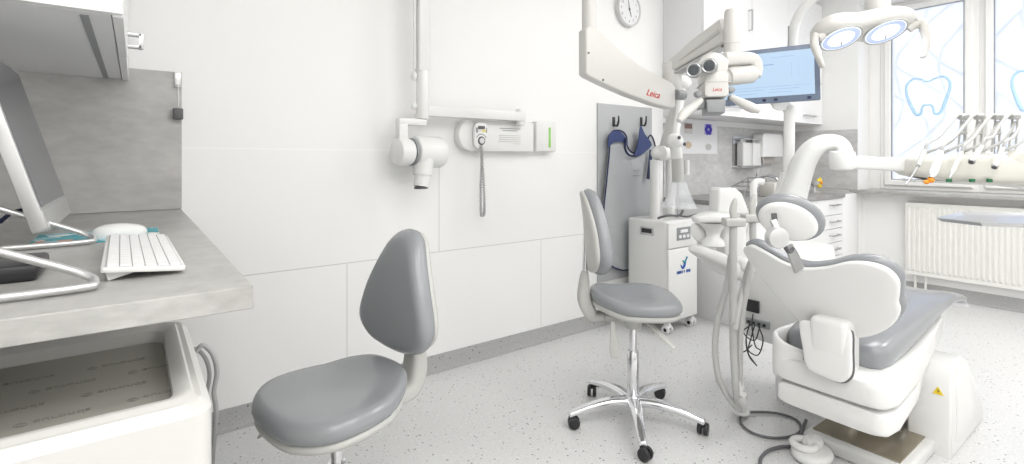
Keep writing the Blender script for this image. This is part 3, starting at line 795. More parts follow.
for i, (a_, b2, hu) in enumerate(((XC + .004, at(770, 60, Y=YU).x, 733), (at(770, 60, Y=YU).x + .004, XW - .004, 808))):
    dd = link('flap_door', MB().span(a_, b2, YU, YU + .019, zu - .002, zsm - .003, .0015, 1), LAC, r)
    hc = at(hu, 113, Y=YU).x; hm = MB(); pull(hm, (hc - .1, YU, zu + .065), (hc + .1, YU, zu + .065), (0, -.03, 0), .014); link('handle', hm, STEEL, dd)

# paper sheet with four photos
yp = YW - .014
r = thing('photo_sheet', 'white sheet with four tooth photos stuck to the splashback', 'poster', at(697, 155, Y=yp))
p0 = at(676, 117, Y=yp); p1 = at(717, 154, Y=yp)
link('sheet', MB().span(p0.x, p1.x, yp - .002, yp, p1.z, at(717, 121, Y=yp).z), PAPER, r)
for (u, v), mt in (((688, 128), PINKB), ((708, 129), VIOLET), ((688, 145), TANP), ((708, 147), LGREYP)):
    q = at(u, v, Y=yp); m = MB().span(q.x - .055, q.x + .055, yp - .0035, yp - .0015, q.z - .045, q.z + .04)
    ph = link('photo', m, {VIOLET: mat('lilac photo ground', (.45, .42, .72), .5), PINKB: mat('pale photo ground', (.62, .60, .58), .5), TANP: PAPER, LGREYP: PAPER}[mt], r)
    if mt is VIOLET:
        m = MB()
        for k in range(6): m.prism(circle(.021, 12, (.034 * math.cos(k * 1.05), .030 * math.sin(k * 1.05))), FM(q.x, yp - .004, q.z - .005), 0, .0008)
    elif mt is PINKB: m = MB().span(q.x - .05, q.x + .05, yp - .005, yp - .0035, q.z - .005, q.z + .035)
    else: m = MB().prism(circle(.045, 20, ry=.028), FM(q.x, yp - .0035, q.z), 0, .0012)
    link('tooth_print', m, mt, ph)
# soap dispensers in steel frame + towel dispenser
r = thing('soap_dispensers', 'pair of white pump dispensers in a steel wall frame', 'dispenser', at(753, 168, Y=YW - .03))
q0 = at(738, 139, Y=YW - .06); q1 = at(759, 167, Y=YW - .06)
m = MB()
for z in (q0.z, q1.z):
    m.tube([V((q0.x, YW - .012, z)), V((q0.x, YW - .1, z)), V((q1.x, YW - .1, z)), V((q1.x, YW - .012, z))], .006, 6)
for x in (q0.x, q1.x): m.tube([V((x, YW - .1, q0.z)), V((x, YW - .1, q1.z))], .006, 6)
m.span(q0.x - .01, q1.x + .01, YW - .02, YW - .013, q1.z - .01, q0.z + .03, .002)
link('steel_frame', m, STEEL, r)
for k in range(2):
    cx_ = q0.x + (q1.x - q0.x) * (.28 + .46 * k); w = (q1.x - q0.x) * .2
    m = MB().span(cx_ - w, cx_ + w, YW - .095, YW - .03, q1.z + .008, q0.z - .03, .012, 3); bt = link('bottle', m, WHITE, r)
    m = MB().cyl((cx_, YW - .06, q0.z - .03), (cx_, YW - .06, q0.z - .0), .012); m.box((cx_ + .02, YW - .075, q0.z + .004), (.075, .04, .018), None, .005); link('pump', m, WHITE, bt)
q0 = at(763, 134, Y=YW - .12); q1 = at(783, 157, Y=YW - .12)
r = thing('towel_dispenser', 'white paper towel dispenser on the splashback by the monitor pole', 'dispenser', (q0.x, YW, q1.z))
link('cover', MB().prism([(q0.x, q1.z), (q1.x, q1.z), (q1.x, q0.z - .01), (q1.x - .03, q0.z + .01), (q0.x + .03, q0.z + .01), (q0.x, q0.z - .01)], frame((0, YW - .012, 0), (1, 0, 0), (0, 0, 1)), 0, .11, .01), LAC, r)
link('towel', MB().prism([(q0.x + .08, q1.z + .005), (q1.x - .07, q1.z + .005), (q1.x - .05, q1.z - .05), (q0.x + .11, q1.z - .06)], frame((0, YW - .05, 0), (1, 0, 0), (0, 0, 1)), 0, .02), mat('unbleached paper', (.48, .45, .42), .8), r)
# tap, instrument box and rack on the worktop
q = at(768, 188, Y=2.2); 
r = thing('basin_tap', 'steel lever tap on the far worktop under the towel dispenser', 'tap', (q.x, 2.3, ZCO))
m = MB().cyl((q.x, 2.3, ZCO), (q.x, 2.3, ZCO + .12), .022, None, 20, .003); m.tube([V((q.x, 2.3, ZCO + .10)), V((q.x - .02, 2.22, ZCO + .15)), V((q.x - .03, 2.13, ZCO + .14)), V((q.x - .03, 2.10, ZCO + .11))], .012, 12, smooth=5)
link('spout', m, CHROME, r); link('lever', MB().sweep([(q.x, 2.3, ZCO + .125), (q.x + .03, 2.30, ZCO + .2)], .02, .01), CHROME, r)
q = at(773, 184, Y=2.0)
single('counter_box', MB().span(q.x - .12, q.x + .10, 1.93, 2.05, ZCO, ZCO + .11, .01), mat('warm grey plastic', (.60, .58, .55), .4), 'small warm grey box on the far worktop by the pole', 'box')
q0 = at(738, 196, Y=2.1); q1 = at(760, 180, Y=2.1)
m = MB(); xa, xb = q0.x, q1.x
for y_ in (2.05, 2.2):
    m.tube([V((xa, y_, ZCO)), V((xa, y_, ZCO + .05)), V((xb, y_, ZCO + .14)), V((xb, y_, ZCO))], .006, 6)
for t in (0, .33, .66, 1): m.tube([V((xa + (xb - xa) * t, 2.05, ZCO + .05 + .09 * t)), V((xa + (xb - xa) * t, 2.2, ZCO + .05 + .09 * t))], .005, 6)
single('wire_rack', m, STEEL, 'sloping steel wire rack on the far worktop', 'rack')
q = at(816, 186, Y=2.0)
r = thing('toy_tooth_stand', 'small glass stand with a yellow flower shape on the far worktop', 'ornament', (q.x, 2.0, ZCO))
m = MB().lathe([(.05, 0), (.05, .008), (.012, .015), (.01, .05), (.04, .07), (.045, .10)], Matrix.Translation((q.x - .03, 2.0, ZCO)), 20); link('stand', m, SATIN, r)
m = MB()
for k in range(5): m.ell(V((q.x + .028 * math.cos(k * 1.257), 1.97, ZCO + .085 + .028 * math.sin(k * 1.257))), (.02, .014, .02), seg=10, rings=6)
fl = link('flower', m, YELLOW, r); link('flower_heart', MB().ell(V((q.x, 1.955, ZCO + .085)), (.014, .01, .014), seg=10, rings=6), ORANGE, fl)

# ------------------------------------------------------------------ RADIATOR
r = thing('radiator', 'white ribbed panel radiator in the niche below the window', 'radiator', (XN, 1.0, .17))
ry1 = at(906, 240, X=5.26).y; ry0 = .28; rz0, rz1 = .175, .775
m = MB().span(5.275, 5.335, ry0 + .01, ry1 - .01, rz0 + .01, rz1 - .004, .004); link('convector_box', m, RAD, r)
m = MB(); n = int((ry1 - ry0) / .0333); st = (ry1 - ry0) / n; prof = []
pl = []
for i in range(n):
    y = ry0 + i * st; pl += [(y, 5.268), (y + st * .18, 5.268), (y + st * .34, 5.2585), (y + st * .66, 5.2585), (y + st * .82, 5.268)]
pl.append((ry1, 5.268))
zz = [rz0, rz0 + .03, rz0 + .045, rz1 - .045, rz1 - .03, rz1]
rows = []
for k, z in enumerate(zz): rows.append([m.bm.verts.new((5.268 if k in (0, 1, 4, 5) else x, y, z)) for y, x in pl])
back = [[m.bm.verts.new((5.276, y, z)) for y, x in (pl[0], pl[-1])] for z in (rz0, rz1)]
for a_, b2 in zip(rows[:-1], rows[1:]):
    for i in range(len(a_) - 1): m.bm.faces.new((a_[i], a_[i + 1], b2[i + 1], b2[i]))
link('ribbed_front', m, RAD, r, angle=20)
m = MB().span(5.262, 5.335, ry0 - .004, ry1 + .004, rz1, rz1 + .008, .002); link('top_grille', m, RAD, r)
m = MB().span(5.262, 5.335, ry1, ry1 + .006, rz0, rz1, .002); link('side_cover', m, RAD, r)
m = MB().cyl((5.31, ry1 - .05, rz0), (5.31, ry1 - .05, .05), .009); m.cyl((5.31, ry1 - .05, .05), (XN, ry1 - .05, .05), .009); m.cyl((5.31, ry1 - .12, rz0), (5.31, ry1 - .12, 0.0), .009)
link('pipe', m, RAD, r)

# ------------------------------------------------------------------ STOOLS
def make_stool(h, label, loc, rz, spin, back_rz=0.0, lift=0.0, boff=0.0):
    """local frame: the sitter looks along +x; h is the height of the seat top"""
    r = thing('dental_stool', label, 'stool', (0, 0, 0), 0, 'grey dental stools')
    I = Matrix.Identity(4)
    seat_o = crom([(.205, 0, 0), (.19, .12, 0), (.12, .20, 0), (0, .205, 0), (-.11, .165, 0), (-.18, .09, 0), (-.195, 0, 0), (-.18, -.09, 0), (-.11, -.165, 0), (0, -.205, 0), (.12, -.20, 0), (.19, -.12, 0)], 4, True)
    def sw(w):  # saddle: rear edge lifts, front rolls over
        z = w.z + .035 * max(0, -w.x - .06) / .14 - .22 * max(0, w.x - .07) ** 2 * 4 * .6
        z += -.012 * math.exp(-((w.x + .02) ** 2 + w.y ** 2) / .012) + .10 * (abs(w.y) ** 2)
        return V((w.x, w.y, z))
    seat_o = [p * .96 for p in seat_o]
    link('seat_cushion', MB().pad([(p.x, p.y) for p in seat_o], Matrix.Translation((0, 0, h - .033)), .058, .028, .002, 0, sw, 8), GREYV, r, 60)
    link('seat_shell', MB().pad([(p.x * .97, p.y * .97) for p in seat_o], Matrix.Translation((0, 0, h - .066)), .03, .02, 0, .01, sw, 6), GREYS, r, 60)
    link('mechanism', MB().span(-.13, .08, -.05, .05, h - .115, h - .085, .012, 3), GREYS, r)
    # gas spring
    m = MB().cyl((0, 0, .30), (0, 0, h - .09), .0155, None, 24); gl = link('gas_spring', m, CHROME, r)
    m = MB().cyl((0, 0, .085), (0, 0, .31), .026, .025, 28, .003); link('column', m, CHROME, r)
    link('column_cap', MB().cyl((0, 0, h - .155), (0, 0, h - .10), .036, .040, 28, .006), GREYS, r)
    # lever paddles
    m = MB().tube([(-.02, -.04, h - .095), (-.08, -.09, h - .10), (-.105, -.12, h - .105)], .006, 8, smooth=4)
    m.sweep([(-.105, -.12, h - .10), (-.104, -.124, h - .14), (-.100, -.126, h - .20), (-.098, -.126, h - .235)], [.020, .024, .040, .030], [.014, .012, .010, .008], up=(0, 1, 0), fixed_side=(1, 0, 0), smooth=4, cap_round=.008)
    link('lever', m, GREYS, r)
    m = MB().sweep([(.02, -.06, h - .095), (.05, -.12, h - .105), (.09, -.17, h - .135), (.125, -.20, h - .165)], [.016, .022, .034, .026], [.010, .010, .009, .007], smooth=4, cap_round=.006)
    link('lever', m, GREYS, r)
    # back support bracket
    B = boff
    m = MB().sweep([(-.09, 0, h - .10), (-.17, 0, h - .105), (-.225 - B, 0, h - .09), (-.25 - B, 0, h - .03), (-.25 - B, 0, h + .05), (-.248 - B, 0, h + .085)], [.06, .07, .08, .075, .06, .045], [.03, .04, .06, .062, .045, .032], up=(0, 0, 1), smooth=5, fixed_side=(0, 1, 0), cap_round=.01)
    link('back_bracket', m, GREYS, r)
    link('back_rod', MB().tube([(-.248 - B, 0, h + .06), (-.246 - B, 0, h + .12), (-.243 - B, 0, h + .22 + lift)], .012, 12), CHROME, r)
    bo = crom([(-.125, .0, 0), (-.1, -.105, 0), (-.055, -.165, 0), (0, -.18, 0), (.055, -.165, 0), (.1, -.105, 0), (.125, .0, 0), (.12, .0, 0)][:0] or
              [(0, .185, 0), (-.055, .165, 0), (-.10, .09, 0), (-.145, -.01, 0), (-.165, -.095, 0), (-.125, -.15, 0), (-.06, -.172, 0), (0, -.178, 0), (.06, -.172, 0), (.125, -.15, 0), (.165, -.095, 0), (.145, -.01, 0), (.10, .09, 0), (.055, .165, 0)], 4, True)
    # the back plane: local x -> stool y, local y -> up, normal -> +x (towards the sitter)
    bo = [p * 1.03 for p in bo]
    Mb = Matrix.Translation((-.195 - B, 0, h + .235 + lift)) @ Matrix.Rotation(back_rz, 4, 'Z') @ frame((0, 0, 0), (0, 1, 0), (-.02, 0, 1))
    def bw(w): return V((w.x, w.y, w.z + .75 * w.x ** 2 - .9 * max(0, w.y + .02) ** 2 * .9))
    link('backrest_cushion', MB().pad([(p.x, p.y) for p in bo], Mb, .07, .038, .006, 0, bw, 8), GREYV, r, 60)
    link('backrest_shell', MB().pad([(p.x * .95, p.y * .95) for p in bo], Mb @ Matrix.Translation((0, 0, -.03)), .03, .02, 0, .012, bw, 6), GREYS, r, 60)
    # star base
    hub = MB().lathe([(.040, .07), (.044, .085), (.036, .105), (.028, .115)], I, 28)
    for k in range(5):
        a = spin + k * 2 * PI / 5 - rz; u = V((math.cos(a), math.sin(a), 0))
        hub.sweep([u * .02 + V((0, 0, .092)), u * .10 + V((0, 0, .096)), u * .19 + V((0, 0, .085)), u * .265 + V((0, 0, .066)), u * .29 + V((0, 0, .06))], [.06, .052, .042, .034, .036], [.042, .038, .032, .026, .028], smooth=4, exp=2.6, cap_round=.006)
    link('star_base', hub, CHROME, r)
    for k in range(5):
        a = spin + k * 2 * PI / 5 - rz; u = V((math.cos(a), math.sin(a), 0)); s = V((-u.y, u.x, 0))
        ca = a + .9 + k * .5; cu = V((math.cos(ca), math.sin(ca), 0)); cs = V((-cu.y, cu.x, 0)); c0 = u * .285
        ce = c0 + cu * .012
        m = MB().cyl(c0 + V((0, 0, .045)), c0 + V((0, 0, .066)), .008, None, 12)
        m.box(c0 + V((0, 0, .045)) + cu * .004, (.03, .012, .018), Matrix.Rotation(ca, 3, 'Z'), .004)
        cst = link('castor', m, BLACK, r)
        for sg in (-1, 1):
            w = MB().cyl(ce + cs * sg * .005 + V((0, 0, .026)), ce + cs * sg * .021 + V((0, 0, .026)), .026, .025, 20, .004); link('wheel', w, BLACK, cst)
    for a in (): pass
    r.location = loc; r.rotation_euler = (0, 0, rz)
    return r
s2 = at(632, 412, Z=.0)
make_stool(.565, 'grey dental stool in mid-room with shiny five-star base on castors', (1.755, 1.467, 0), math.radians(-40), math.radians(-133), 0, .03, -.037)
make_stool(.525, 'grey dental stool nearest the desk and the drawer trolley', (.451, 1.421, 0), math.radians(192), math.radians(20), 0, -.02, .02)

# ------------------------------------------------------------------ EXTRA-ORAL SUCTION CART
r = thing('suction_cart', 'tall white suction cart on castors with a jointed arm, before the apron', 'suction unit', (2.94, 2.2, 0))
cx0, cx1, cy0, cy1, cz0, cz1 = 2.775, 3.105, 2.035, 2.37, .075, .742
link('cart_body', MB().span(cx0, cx1, cy0 + .012, cy1, cz0, cz1, .018, 3), WHITE, r)
link('front_cover', MB().span(cx0 + .006, cx1 - .006, cy0 - .004, cy0 + .014, cz0 + .01, cz1 - .185, .008, 3), WHITE, r)
link('upper_cover', MB().span(cx0 + .006, cx1 - .006, cy0 - .004, cy0 + .014, cz1 - .18, cz1 - .01, .008, 3), WHITE, r)
q = at(683, 233, Y=cy0)
pn = link('control_panel', MB().span(q.x - .075, q.x + .075, cy0 - .008, cy0 - .003, q.z - .045, q.z + .04, .003), MIDG, r)
m = MB()
for k in range(3): m.span(q.x - .055 + k * .042, q.x - .03 + k * .042, cy0 - .011, cy0 - .007, q.z - .03, q.z - .01)
m.span(q.x - .04, q.x + .04, cy0 - .011, cy0 - .007, q.z + .005, q.z + .025); link('panel_buttons', m, LACS, pn)
yq = at(647, 231, X=cx0)
hr = link('side_grip', MB().span(cx0 - .004, cx0 + .002, yq.y - .055, yq.y + .055, yq.z - .028, yq.z + .028, .003), STEEL, r)
link('grip_recess', MB().span(cx0 - .006, cx0, yq.y - .042, yq.y + .042, yq.z - .012, yq.z + .018), BLACK, hr)
# logo: a blue and green swoosh with a line of lettering
q = at(683, 264, Y=cy0)
sw = lambda pts, w: MB().tube([V((q.x + a_, cy0 - .006, q.z + b2)) for a_, b2 in pts], w, 8, smooth=6)
link('logo_swoosh', sw([(-.035, .0), (-.012, -.022), (.005, -.01), (.02, .02), (.045, .045)], [.002, .009, .009, .006, .002]), BLUEP, r)
link('logo_leaf', sw([(-.012, .028), (.004, .012), (.022, .024), (.034, .05)], [.002, .007, .006, .001]), TEAL, r)
m = MB()
for k, w_ in enumerate((.012, .009, .011, .006, .011, 0, .009, 0, .011, .009, .012, .008)):
    if w_:
        xx = q.x - .074 + k * .0128; m.span(xx, xx + w_ * .35, cy0 - .006, cy0 - .004, q.z - .06, q.z - .04); m.span(xx, xx + w_, cy0 - .006, cy0 - .004, q.z - .053 + .004 * (k % 2), q.z - .049 + .004 * (k % 2)); m.span(xx + w_ * .7, xx + w_, cy0 - .006, cy0 - .004, q.z - .06 + .006 * (k % 3 == 0), q.z - .04)
link('logo_lettering', m, BLUEP, r)
for x_, y_ in ((cx0 + .035, cy0 + .04), (cx1 - .035, cy0 + .04), (cx0 + .035, cy1 - .04), (cx1 - .035, cy1 - .04)):
    m = MB().span(x_ - .012, x_ + .012, y_ - .03, y_ + .012, .04, cz0, .004); ca = link('castor', m, LACS, r)
    for sg in (-1, 1): link('wheel', MB().cyl((x_ + sg * .012, y_ - .012, .03), (x_ + sg * .026, y_ - .012, .03), .03, None, 20, .005), LACS, ca)
    link('axle', MB().cyl((x_ - .028, y_ - .012, .03), (x_ + .028, y_ - .012, .03), .012, None, 12), BLACK, ca)
# column: two posts
pb1 = at(655, 212, Y=2.2); pb2 = at(668, 212, Y=2.2)
m = MB().cyl((pb1.x, 2.2, cz1 - .01), (pb1.x, 2.2, at(655, 160, Y=2.2).z), .034, None, 24); link('post', m, WHITE, r)
m = MB().cyl((pb2.x, 2.18, cz1 - .01), (pb2.x, 2.18, at(668, 150, Y=2.18).z), .033, None, 24); link('post', m, WHITE, r)
m = MB().tube([(pb2.x + .042, 2.15, cz1), (pb2.x + .046, 2.15, 1.16)], .006, 6); link('side_tube', m, TUBEG, r)
el = at(661, 153, Y=2.19)
link('elbow', MB().ell(el, (.082, .06, .055)).cyl(el + V((-.055, -.04, .0)), el + V((.055, -.04, 0)), .05, None, 24, .01), WHITE, r)
tp = at(683, 83, Y=1.95)
link('lower_arm', MB().cyl(el + V((.0, -.03, .02)), tp, .042, .038, 20), WARM, r)
link('upper_knuckle', MB().ell(tp, (.058, .05, .05)), WHITE, r)
jt = at(675, 141, Y=1.92)
link('upper_arm', MB().cyl(tp, jt, .022, .022, 16), WHITE, r)
link('ball_joint', MB().ell(jt, (.05, .05, .05)).cyl(jt, at(677, 158, Y=1.92), .035, .035), WHITE, r)
dk = MB()
for a_, b2 in ((-.02, .02), (.035, -.02)): dk.ell(jt + V((a_, -.045, b2)), (.012, .01, .012), seg=10, rings=6)
link('clamp_screw', dk, DARK, r)
j2 = at(678, 190, Y=1.92)
m = MB().cyl(at(677, 158, Y=1.92), at(678, 182, Y=1.92), .034, .036, 20); link('nozzle', m, GREYS, r)
m = MB().cyl(at(687, 160, Y=1.9), at(687, 175, Y=1.9), .016, .016, 12); link('nozzle_handle', m, WHITE, r)
m = MB().lathe([(.05, 0), (.055, -.03), (.08, -.10), (.11, -.16), (.105, -.16), (.075, -.1), (.05, -.03), (.046, 0)], Matrix.Translation(at(679, 182, Y=1.92)), 28, False); link('suction_hood', m, CLEAR, r)
m = MB().tube([V((pb1.x - .05, 2.14, cz1 + .01)), V((pb1.x, 2.10, cz1 + .03)), V((pb2.x, 2.11, cz1 + .02)), V((pb2.x + .06, 2.12, cz1 + .05))], .008, 8, smooth=6)
m.tube([V((pb2.x, 2.12, cz1 + .02)), V((pb2.x + .08, 2.1, cz1 + .008)), V((pb2.x + .16, 2.08, cz1 + .02)), V((pb2.x + .24, 2.1, cz1 + .008))], .006, 8, smooth=6)
link('power_lead', m, DARK, r)

# ------------------------------------------------------------------ MICROSCOPE
r = thing('dental_microscope', 'ivory ceiling-hung surgical microscope with long jointed arm and twin eyepieces', 'microscope', at(589, 50, d=2.15))
Pc = at(589, 30, d=2.15)
link('ceiling_column', MB().cyl((Pc.x, Pc.y, Pc.z - .10), (Pc.x, Pc.y, ZC), .030, .030, 28), WARM, r)
# big balanced arm: traced side profile given thickness
p0 = at(589, 60, d=2.15); p1 = at(674, 95, d=2.35); axd = (p1 - p0); axd.z = 0; axd.normalize(); sd = V((axd.y, -axd.x, 0))
prof = [(586, 29), (589, 26), (599, 29), (608, 37), (622, 50), (640, 64), (658, 75), (673, 83), (676, 88), (676, 106), (673, 108.5), (655, 104), (630, 95), (605, 84), (589, 76), (586, 73)]
pts = [at_plane(u, v, p0 + sd * .03, sd) for u, v in prof]
out2 = [((p_ - p0).dot(axd), p_.z - p0.z) for p_ in pts]
M = frame(p0, axd, (0, 0, 1)); zdir = M.to_3x3() @ V((0, 0, 1)); sg = 1 if zdir.dot(sd) > 0 else -1
m = MB().prism(out2, M, -.03 * sg, .03 * sg, .008, 3); arm = link('balance_arm', m, WARM, r)
q = at_plane(653, 94, p0 + sd * .031, sd)
Mt = frame(q, axd, (0, 0, 1)); 
if (Mt.to_3x3() @ V((0, 0, 1))).dot(-FW) < 0: Mt = frame(q, -axd, (0, 0, 1))
tilt = Matrix.Rotation(math.radians(-9), 4, 'Z')
m = MB(); flat_text(m, 'Leica', Mt @ tilt, .042, .35, .001, width=.075); link('logo', m, RED, arm)
m = MB()
for u, v in ((588.5, 53), (603, 80)):
    k_ = at_plane(u, v, p0 + sd * .031, sd); m.cyl(k_ - sd * .003, k_ + sd * .003, .004)
link('screw', m, DARK, arm)
kp = at(681, 95, d=2.33)
link('tension_knob', MB().cyl(kp - axd * .03, kp + axd * .018, .024, None, 20, .004), MIDG, r)
# second arm, rising to the cap cylinder
a0 = at(672, 70, d=2.40); a1 = at(727, 31, d=2.12)
link('arm_joint', MB().cyl(a0 + V((0, 0, -.10)), a0 + V((0, 0, .035)), .045, None, 24, .006), WARM, r)
m = MB().sweep([a0 + V((0, 0, .01)), a0.lerp(a1, .5) + V((0, 0, .012)), a1], [.065, .06, .06], [.06, .09, .115], exp=6); up2 = link('spring_arm', m, WARM, r)
dv = (a1 - a0); sdir = V((dv.y, -dv.x, 0)).normalized(); 
if sdir.dot(-FW) < 0: sdir = -sdir
m = MB().sweep([a0.lerp(a1, .25) + sdir * .031 + V((0, 0, .0)), a0.lerp(a1, .95) + sdir * .031 + V((0, 0, .005))], .004, [.002, .02], exp=6); link('arm_groove', m, GREYS, up2)
m = MB().sweep([a0.lerp(a1, .05) + V((0, 0, -.031)), a0.lerp(a1, .97) + V((0, 0, -.060))], .05, .012, exp=6); link('arm_underside', m, STEEL, up2)
cp = at(732, 33, d=2.08)
m = MB().lathe([(.026, .20), (.031, .185), (.032, .06), (.030, .058), (.030, .055), (.032, .053), (.031, -.0), (.036, -.05), (.042, -.075), (.03, -.085)], Matrix.Translation(cp + V((0, 0, -.105))), 32); link('cap_cylinder', m, WARM, r)
# carrier bracket
b0 = cp + V((0, 0, -.19)); 
m = MB().sweep([at(724, 60, d=2.06), at(740, 59, d=2.06), at(751, 60, d=2.07), at(755, 66, d=2.07), at(754, 76, d=2.07)], [.07, .07, .065, .06, .06], [.06, .055, .05, .05, .05], smooth=5, cap_round=.008, up=(0, 0, 1), fixed_side=FW); link('carrier_bracket', m, WARM, r)
m = MB().cyl(at(727, 77, d=2.03), at(753, 74, d=2.06), .036, .036, 28, .008); link('carrier_drum', m, WARM, r)
m = MB().cyl(at(722, 79, d=2.03), at(727, 77, d=2.03), .030, .034, 28); link('drum_collar', m, GREYS, r)
# optics head
hc = at(713, 88, d=2.0)
fl_ = (RT * .98 + FW * -.1).normalized()
Mh = Matrix.Translation(hc) @ frame((0, 0, 0), fl_, V((0, 0, 1)) + FW * .1).to_3x3().to_4x4()
m = MB().prism(rrect(-.045, .045, -.045, .055, .012), Mh, -.05, .05, .006); hd = link('optics_body', m, WARM, r)
m = MB(); zf = .0505 if (Mh.to_3x3() @ V((0, 0, 1))).dot(-FW) > 0 else -.0505
flat_text(m, 'Leica', Mh @ Matrix.Translation((0, -.018, zf)), .022, .35, .0006, width=.034); link('logo', m, RED, hd)
m = MB().prism(rrect(-.052, .052, -.002, .002, .0015, 1), Mh @ Matrix.Translation((0, .012, 0)), -.051, .051); link('body_seam', m, GREYS, hd)
m = MB().sweep([at(702, 72, d=1.99), at(712, 66, d=1.99), at(722, 68, d=2.0)], [.06, .075, .06], [.075, .105, .075], up=(0, 0, 1), smooth=5, cap_round=.012); link('binocular_housing', m, WARM, hd)
for u, v in ((693.5, 70), (709, 66)):
    e0 = at(u + 2, v + .5, d=1.97); e1 = at(u, v, d=1.90); dd_ = (e1 - e0).normalized()
    m = MB().cyl(e0, e0.lerp(e1, .55), .030, .030, 28, .003); ep = link('eyepiece', m, WARM, hd)
    link('eyecup', MB().cyl(e0.lerp(e1, .55), e1, .030, .028, 28, .003), MIDG, ep)
    link('eyepiece_ring', MB().lathe([(.020, 0), (.024, .004), (.026, .0)], frame(e1, dd_.cross(V((0, 0, 1))), V((0, 0, 1)).cross(V((1, 0, 0))) + V((0, 0, 1))) if False else Matrix.Translation(e1) @ dd_.to_track_quat('Z', 'Y').to_matrix().to_4x4(), 28), SATIN, ep)
    link('lens', MB().lathe([(.019, -.001), (.019, .0015), (.004, .003)], Matrix.Translation(e1) @ dd_.to_track_quat('Z', 'Y').to_matrix().to_4x4(), 24), GLASSD, ep)
lo_ = at(715, 112, d=1.99)
m = MB().prism([(-.035, -.03), (.032, -.03), (.036, .022), (-.036, .022)], Mh @ Matrix.Translation((.0, -.075, 0)), -.04, .04, .005)
ob = link('objective', m, MIDG, hd)
m = MB().prism([(-.038, -.012), (-.06, -.016), (-.066, .0), (-.06, .012), (-.036, .012)], Mh @ Matrix.Translation((0, -.07, 0)), -.02, .02, .003); link('objective_knob', m, MIDG, ob)
for u, v in ((698, 103), (698, 94), (731, 90), (732, 98)):
    k_ = at(u, v, d=1.97); link('side_knob', MB().cyl(k_ - FW * .01, k_ + FW * .016, .013, None, 16, .003), MIDG, hd)
for pp in ([(701, 100), (694, 106), (685, 113), (679, 121)], [(731, 97), (740, 102), (750, 107), (760, 111)]):
    m = MB().tube([at(u, v, d=1.96 - .02 * i) for i, (u, v) in enumerate(pp)], [.011, .014, .017, .019, .018, .010], 14, smooth=6)
    link('handle', m, WARM, hd)

# ------------------------------------------------------------------ DENTAL CHAIR
CYc = .805
r = thing('dental_chair', 'white and grey dental patient chair with winged backrest, seen from behind', 'dental chair', (2.4, CYc, 0))
# base plate
link('base_plate', MB().span(2.17, 2.62, .60, .945, 0.0, .05, .012, 3), mat('base plate enamel', (.66, .66, .65), .3), r)
link('steel_tread', MB().span(2.215, 2.60, .63, .925, .05, .056, .002), BROWN, r)
# floor pedestal
out3 = [(2.5, .0), (2.5, .29), (2.53, .345), (2.64, .365), (2.72, .34), (2.88, .20), (2.99, .05), (3.0, .0)]
m = MB().prism(out3, frame((0, .55, 0), (1, 0, 0), (0, 0, 1)), -.14, 0, .012, 3); ped = link('floor_pedestal', m, WHITE, r, 30)
m = MB().prism([(2.56, .05), (2.56, .27), (2.59, .30), (2.68, .31), (2.83, .19), (2.92, .05)], frame((0, .549, 0), (1, 0, 0), (0, 0, 1)), -.004, .003, .003, 2); link('side_panel', m, WHITE, ped, 30)
qs = at(938, 391, X=2.499)
Msk = frame(qs, (0, -1, 0), (0, 0, 1))
m = MB().prism([(-.017, -.013), (.017, -.013), (0, .017)], Msk, -.001, .001); hz = link('hazard_sticker', m, YELLOW, ped)
m = MB().prism([(-.003, -.006), (.004, -.001), (.001, .0), (.004, .007), (-.002, .001), (.001, 0)], Msk, -.002, .002); link('sticker_bolt', m, BLACK, hz)
# lift arm between plate and hull
link('lift_arm', MB().sweep([(2.75, CYc, .10), (2.45, CYc, .22), (2.25, CYc, .30)], .16, .09, cap_round=.01), LACS, r)
# hull: upper and lower shells under the seat
def hull(secs, exp=5, seg=36):
    rings = []
    for x, yc, w, z0, z1 in secs:
        o_ = []
        for k in range(seg):
            q_ = 2 * PI * (k + .5) / seg; cq, sq = math.cos(q_), math.sin(q_)
            o_.append(V((x, yc + math.copysign(abs(cq) ** (2 / exp), cq) * w / 2, (z0 + z1) / 2 + math.copysign(abs(sq) ** (2 / exp), sq) * (z1 - z0) / 2)))
        rings.append(o_)
    return MB().loft(rings)
Hc = .765
m = hull([(1.945, Hc + .01, .27, .335, .39), (1.952, Hc + .01, .32, .325, .405), (1.975, Hc + .005, .35, .318, .415), (2.04, Hc, .37, .315, .42), (2.3, Hc + .01, .36, .32, .43), (2.6, Hc + .02, .32, .35, .455), (2.8, Hc + .02, .28, .38, .475), (2.83, Hc + .02, .22, .39, .465)], 7, 48)
link('upper_shell', m, WHITE, r, 40)
m = hull([(1.955, Hc + .01, .28, .245, .30), (1.962, Hc + .01, .33, .233, .31), (1.985, Hc + .005, .355, .228, .314), (2.05, Hc, .365, .232, .312), (2.3, Hc + .01, .35, .255, .317), (2.55, Hc + .02, .29, .30, .345), (2.6, Hc + .02, .24, .31, .345)], 7, 48)
link('lower_shell', m, WHITE, r, 40)
m = MB().sweep([(1.975, .86, .40), (1.96, .925, .40), (1.985, .962, .40), (2.06, .972, .405), (2.30, .972, .42), (2.55, .962, .445)], .022, [.09, .13, .17, .16, .11, .05], smooth=5, exp=4, cap_round=.006)
link('seat_cradle', m, WHITE, r, 50)
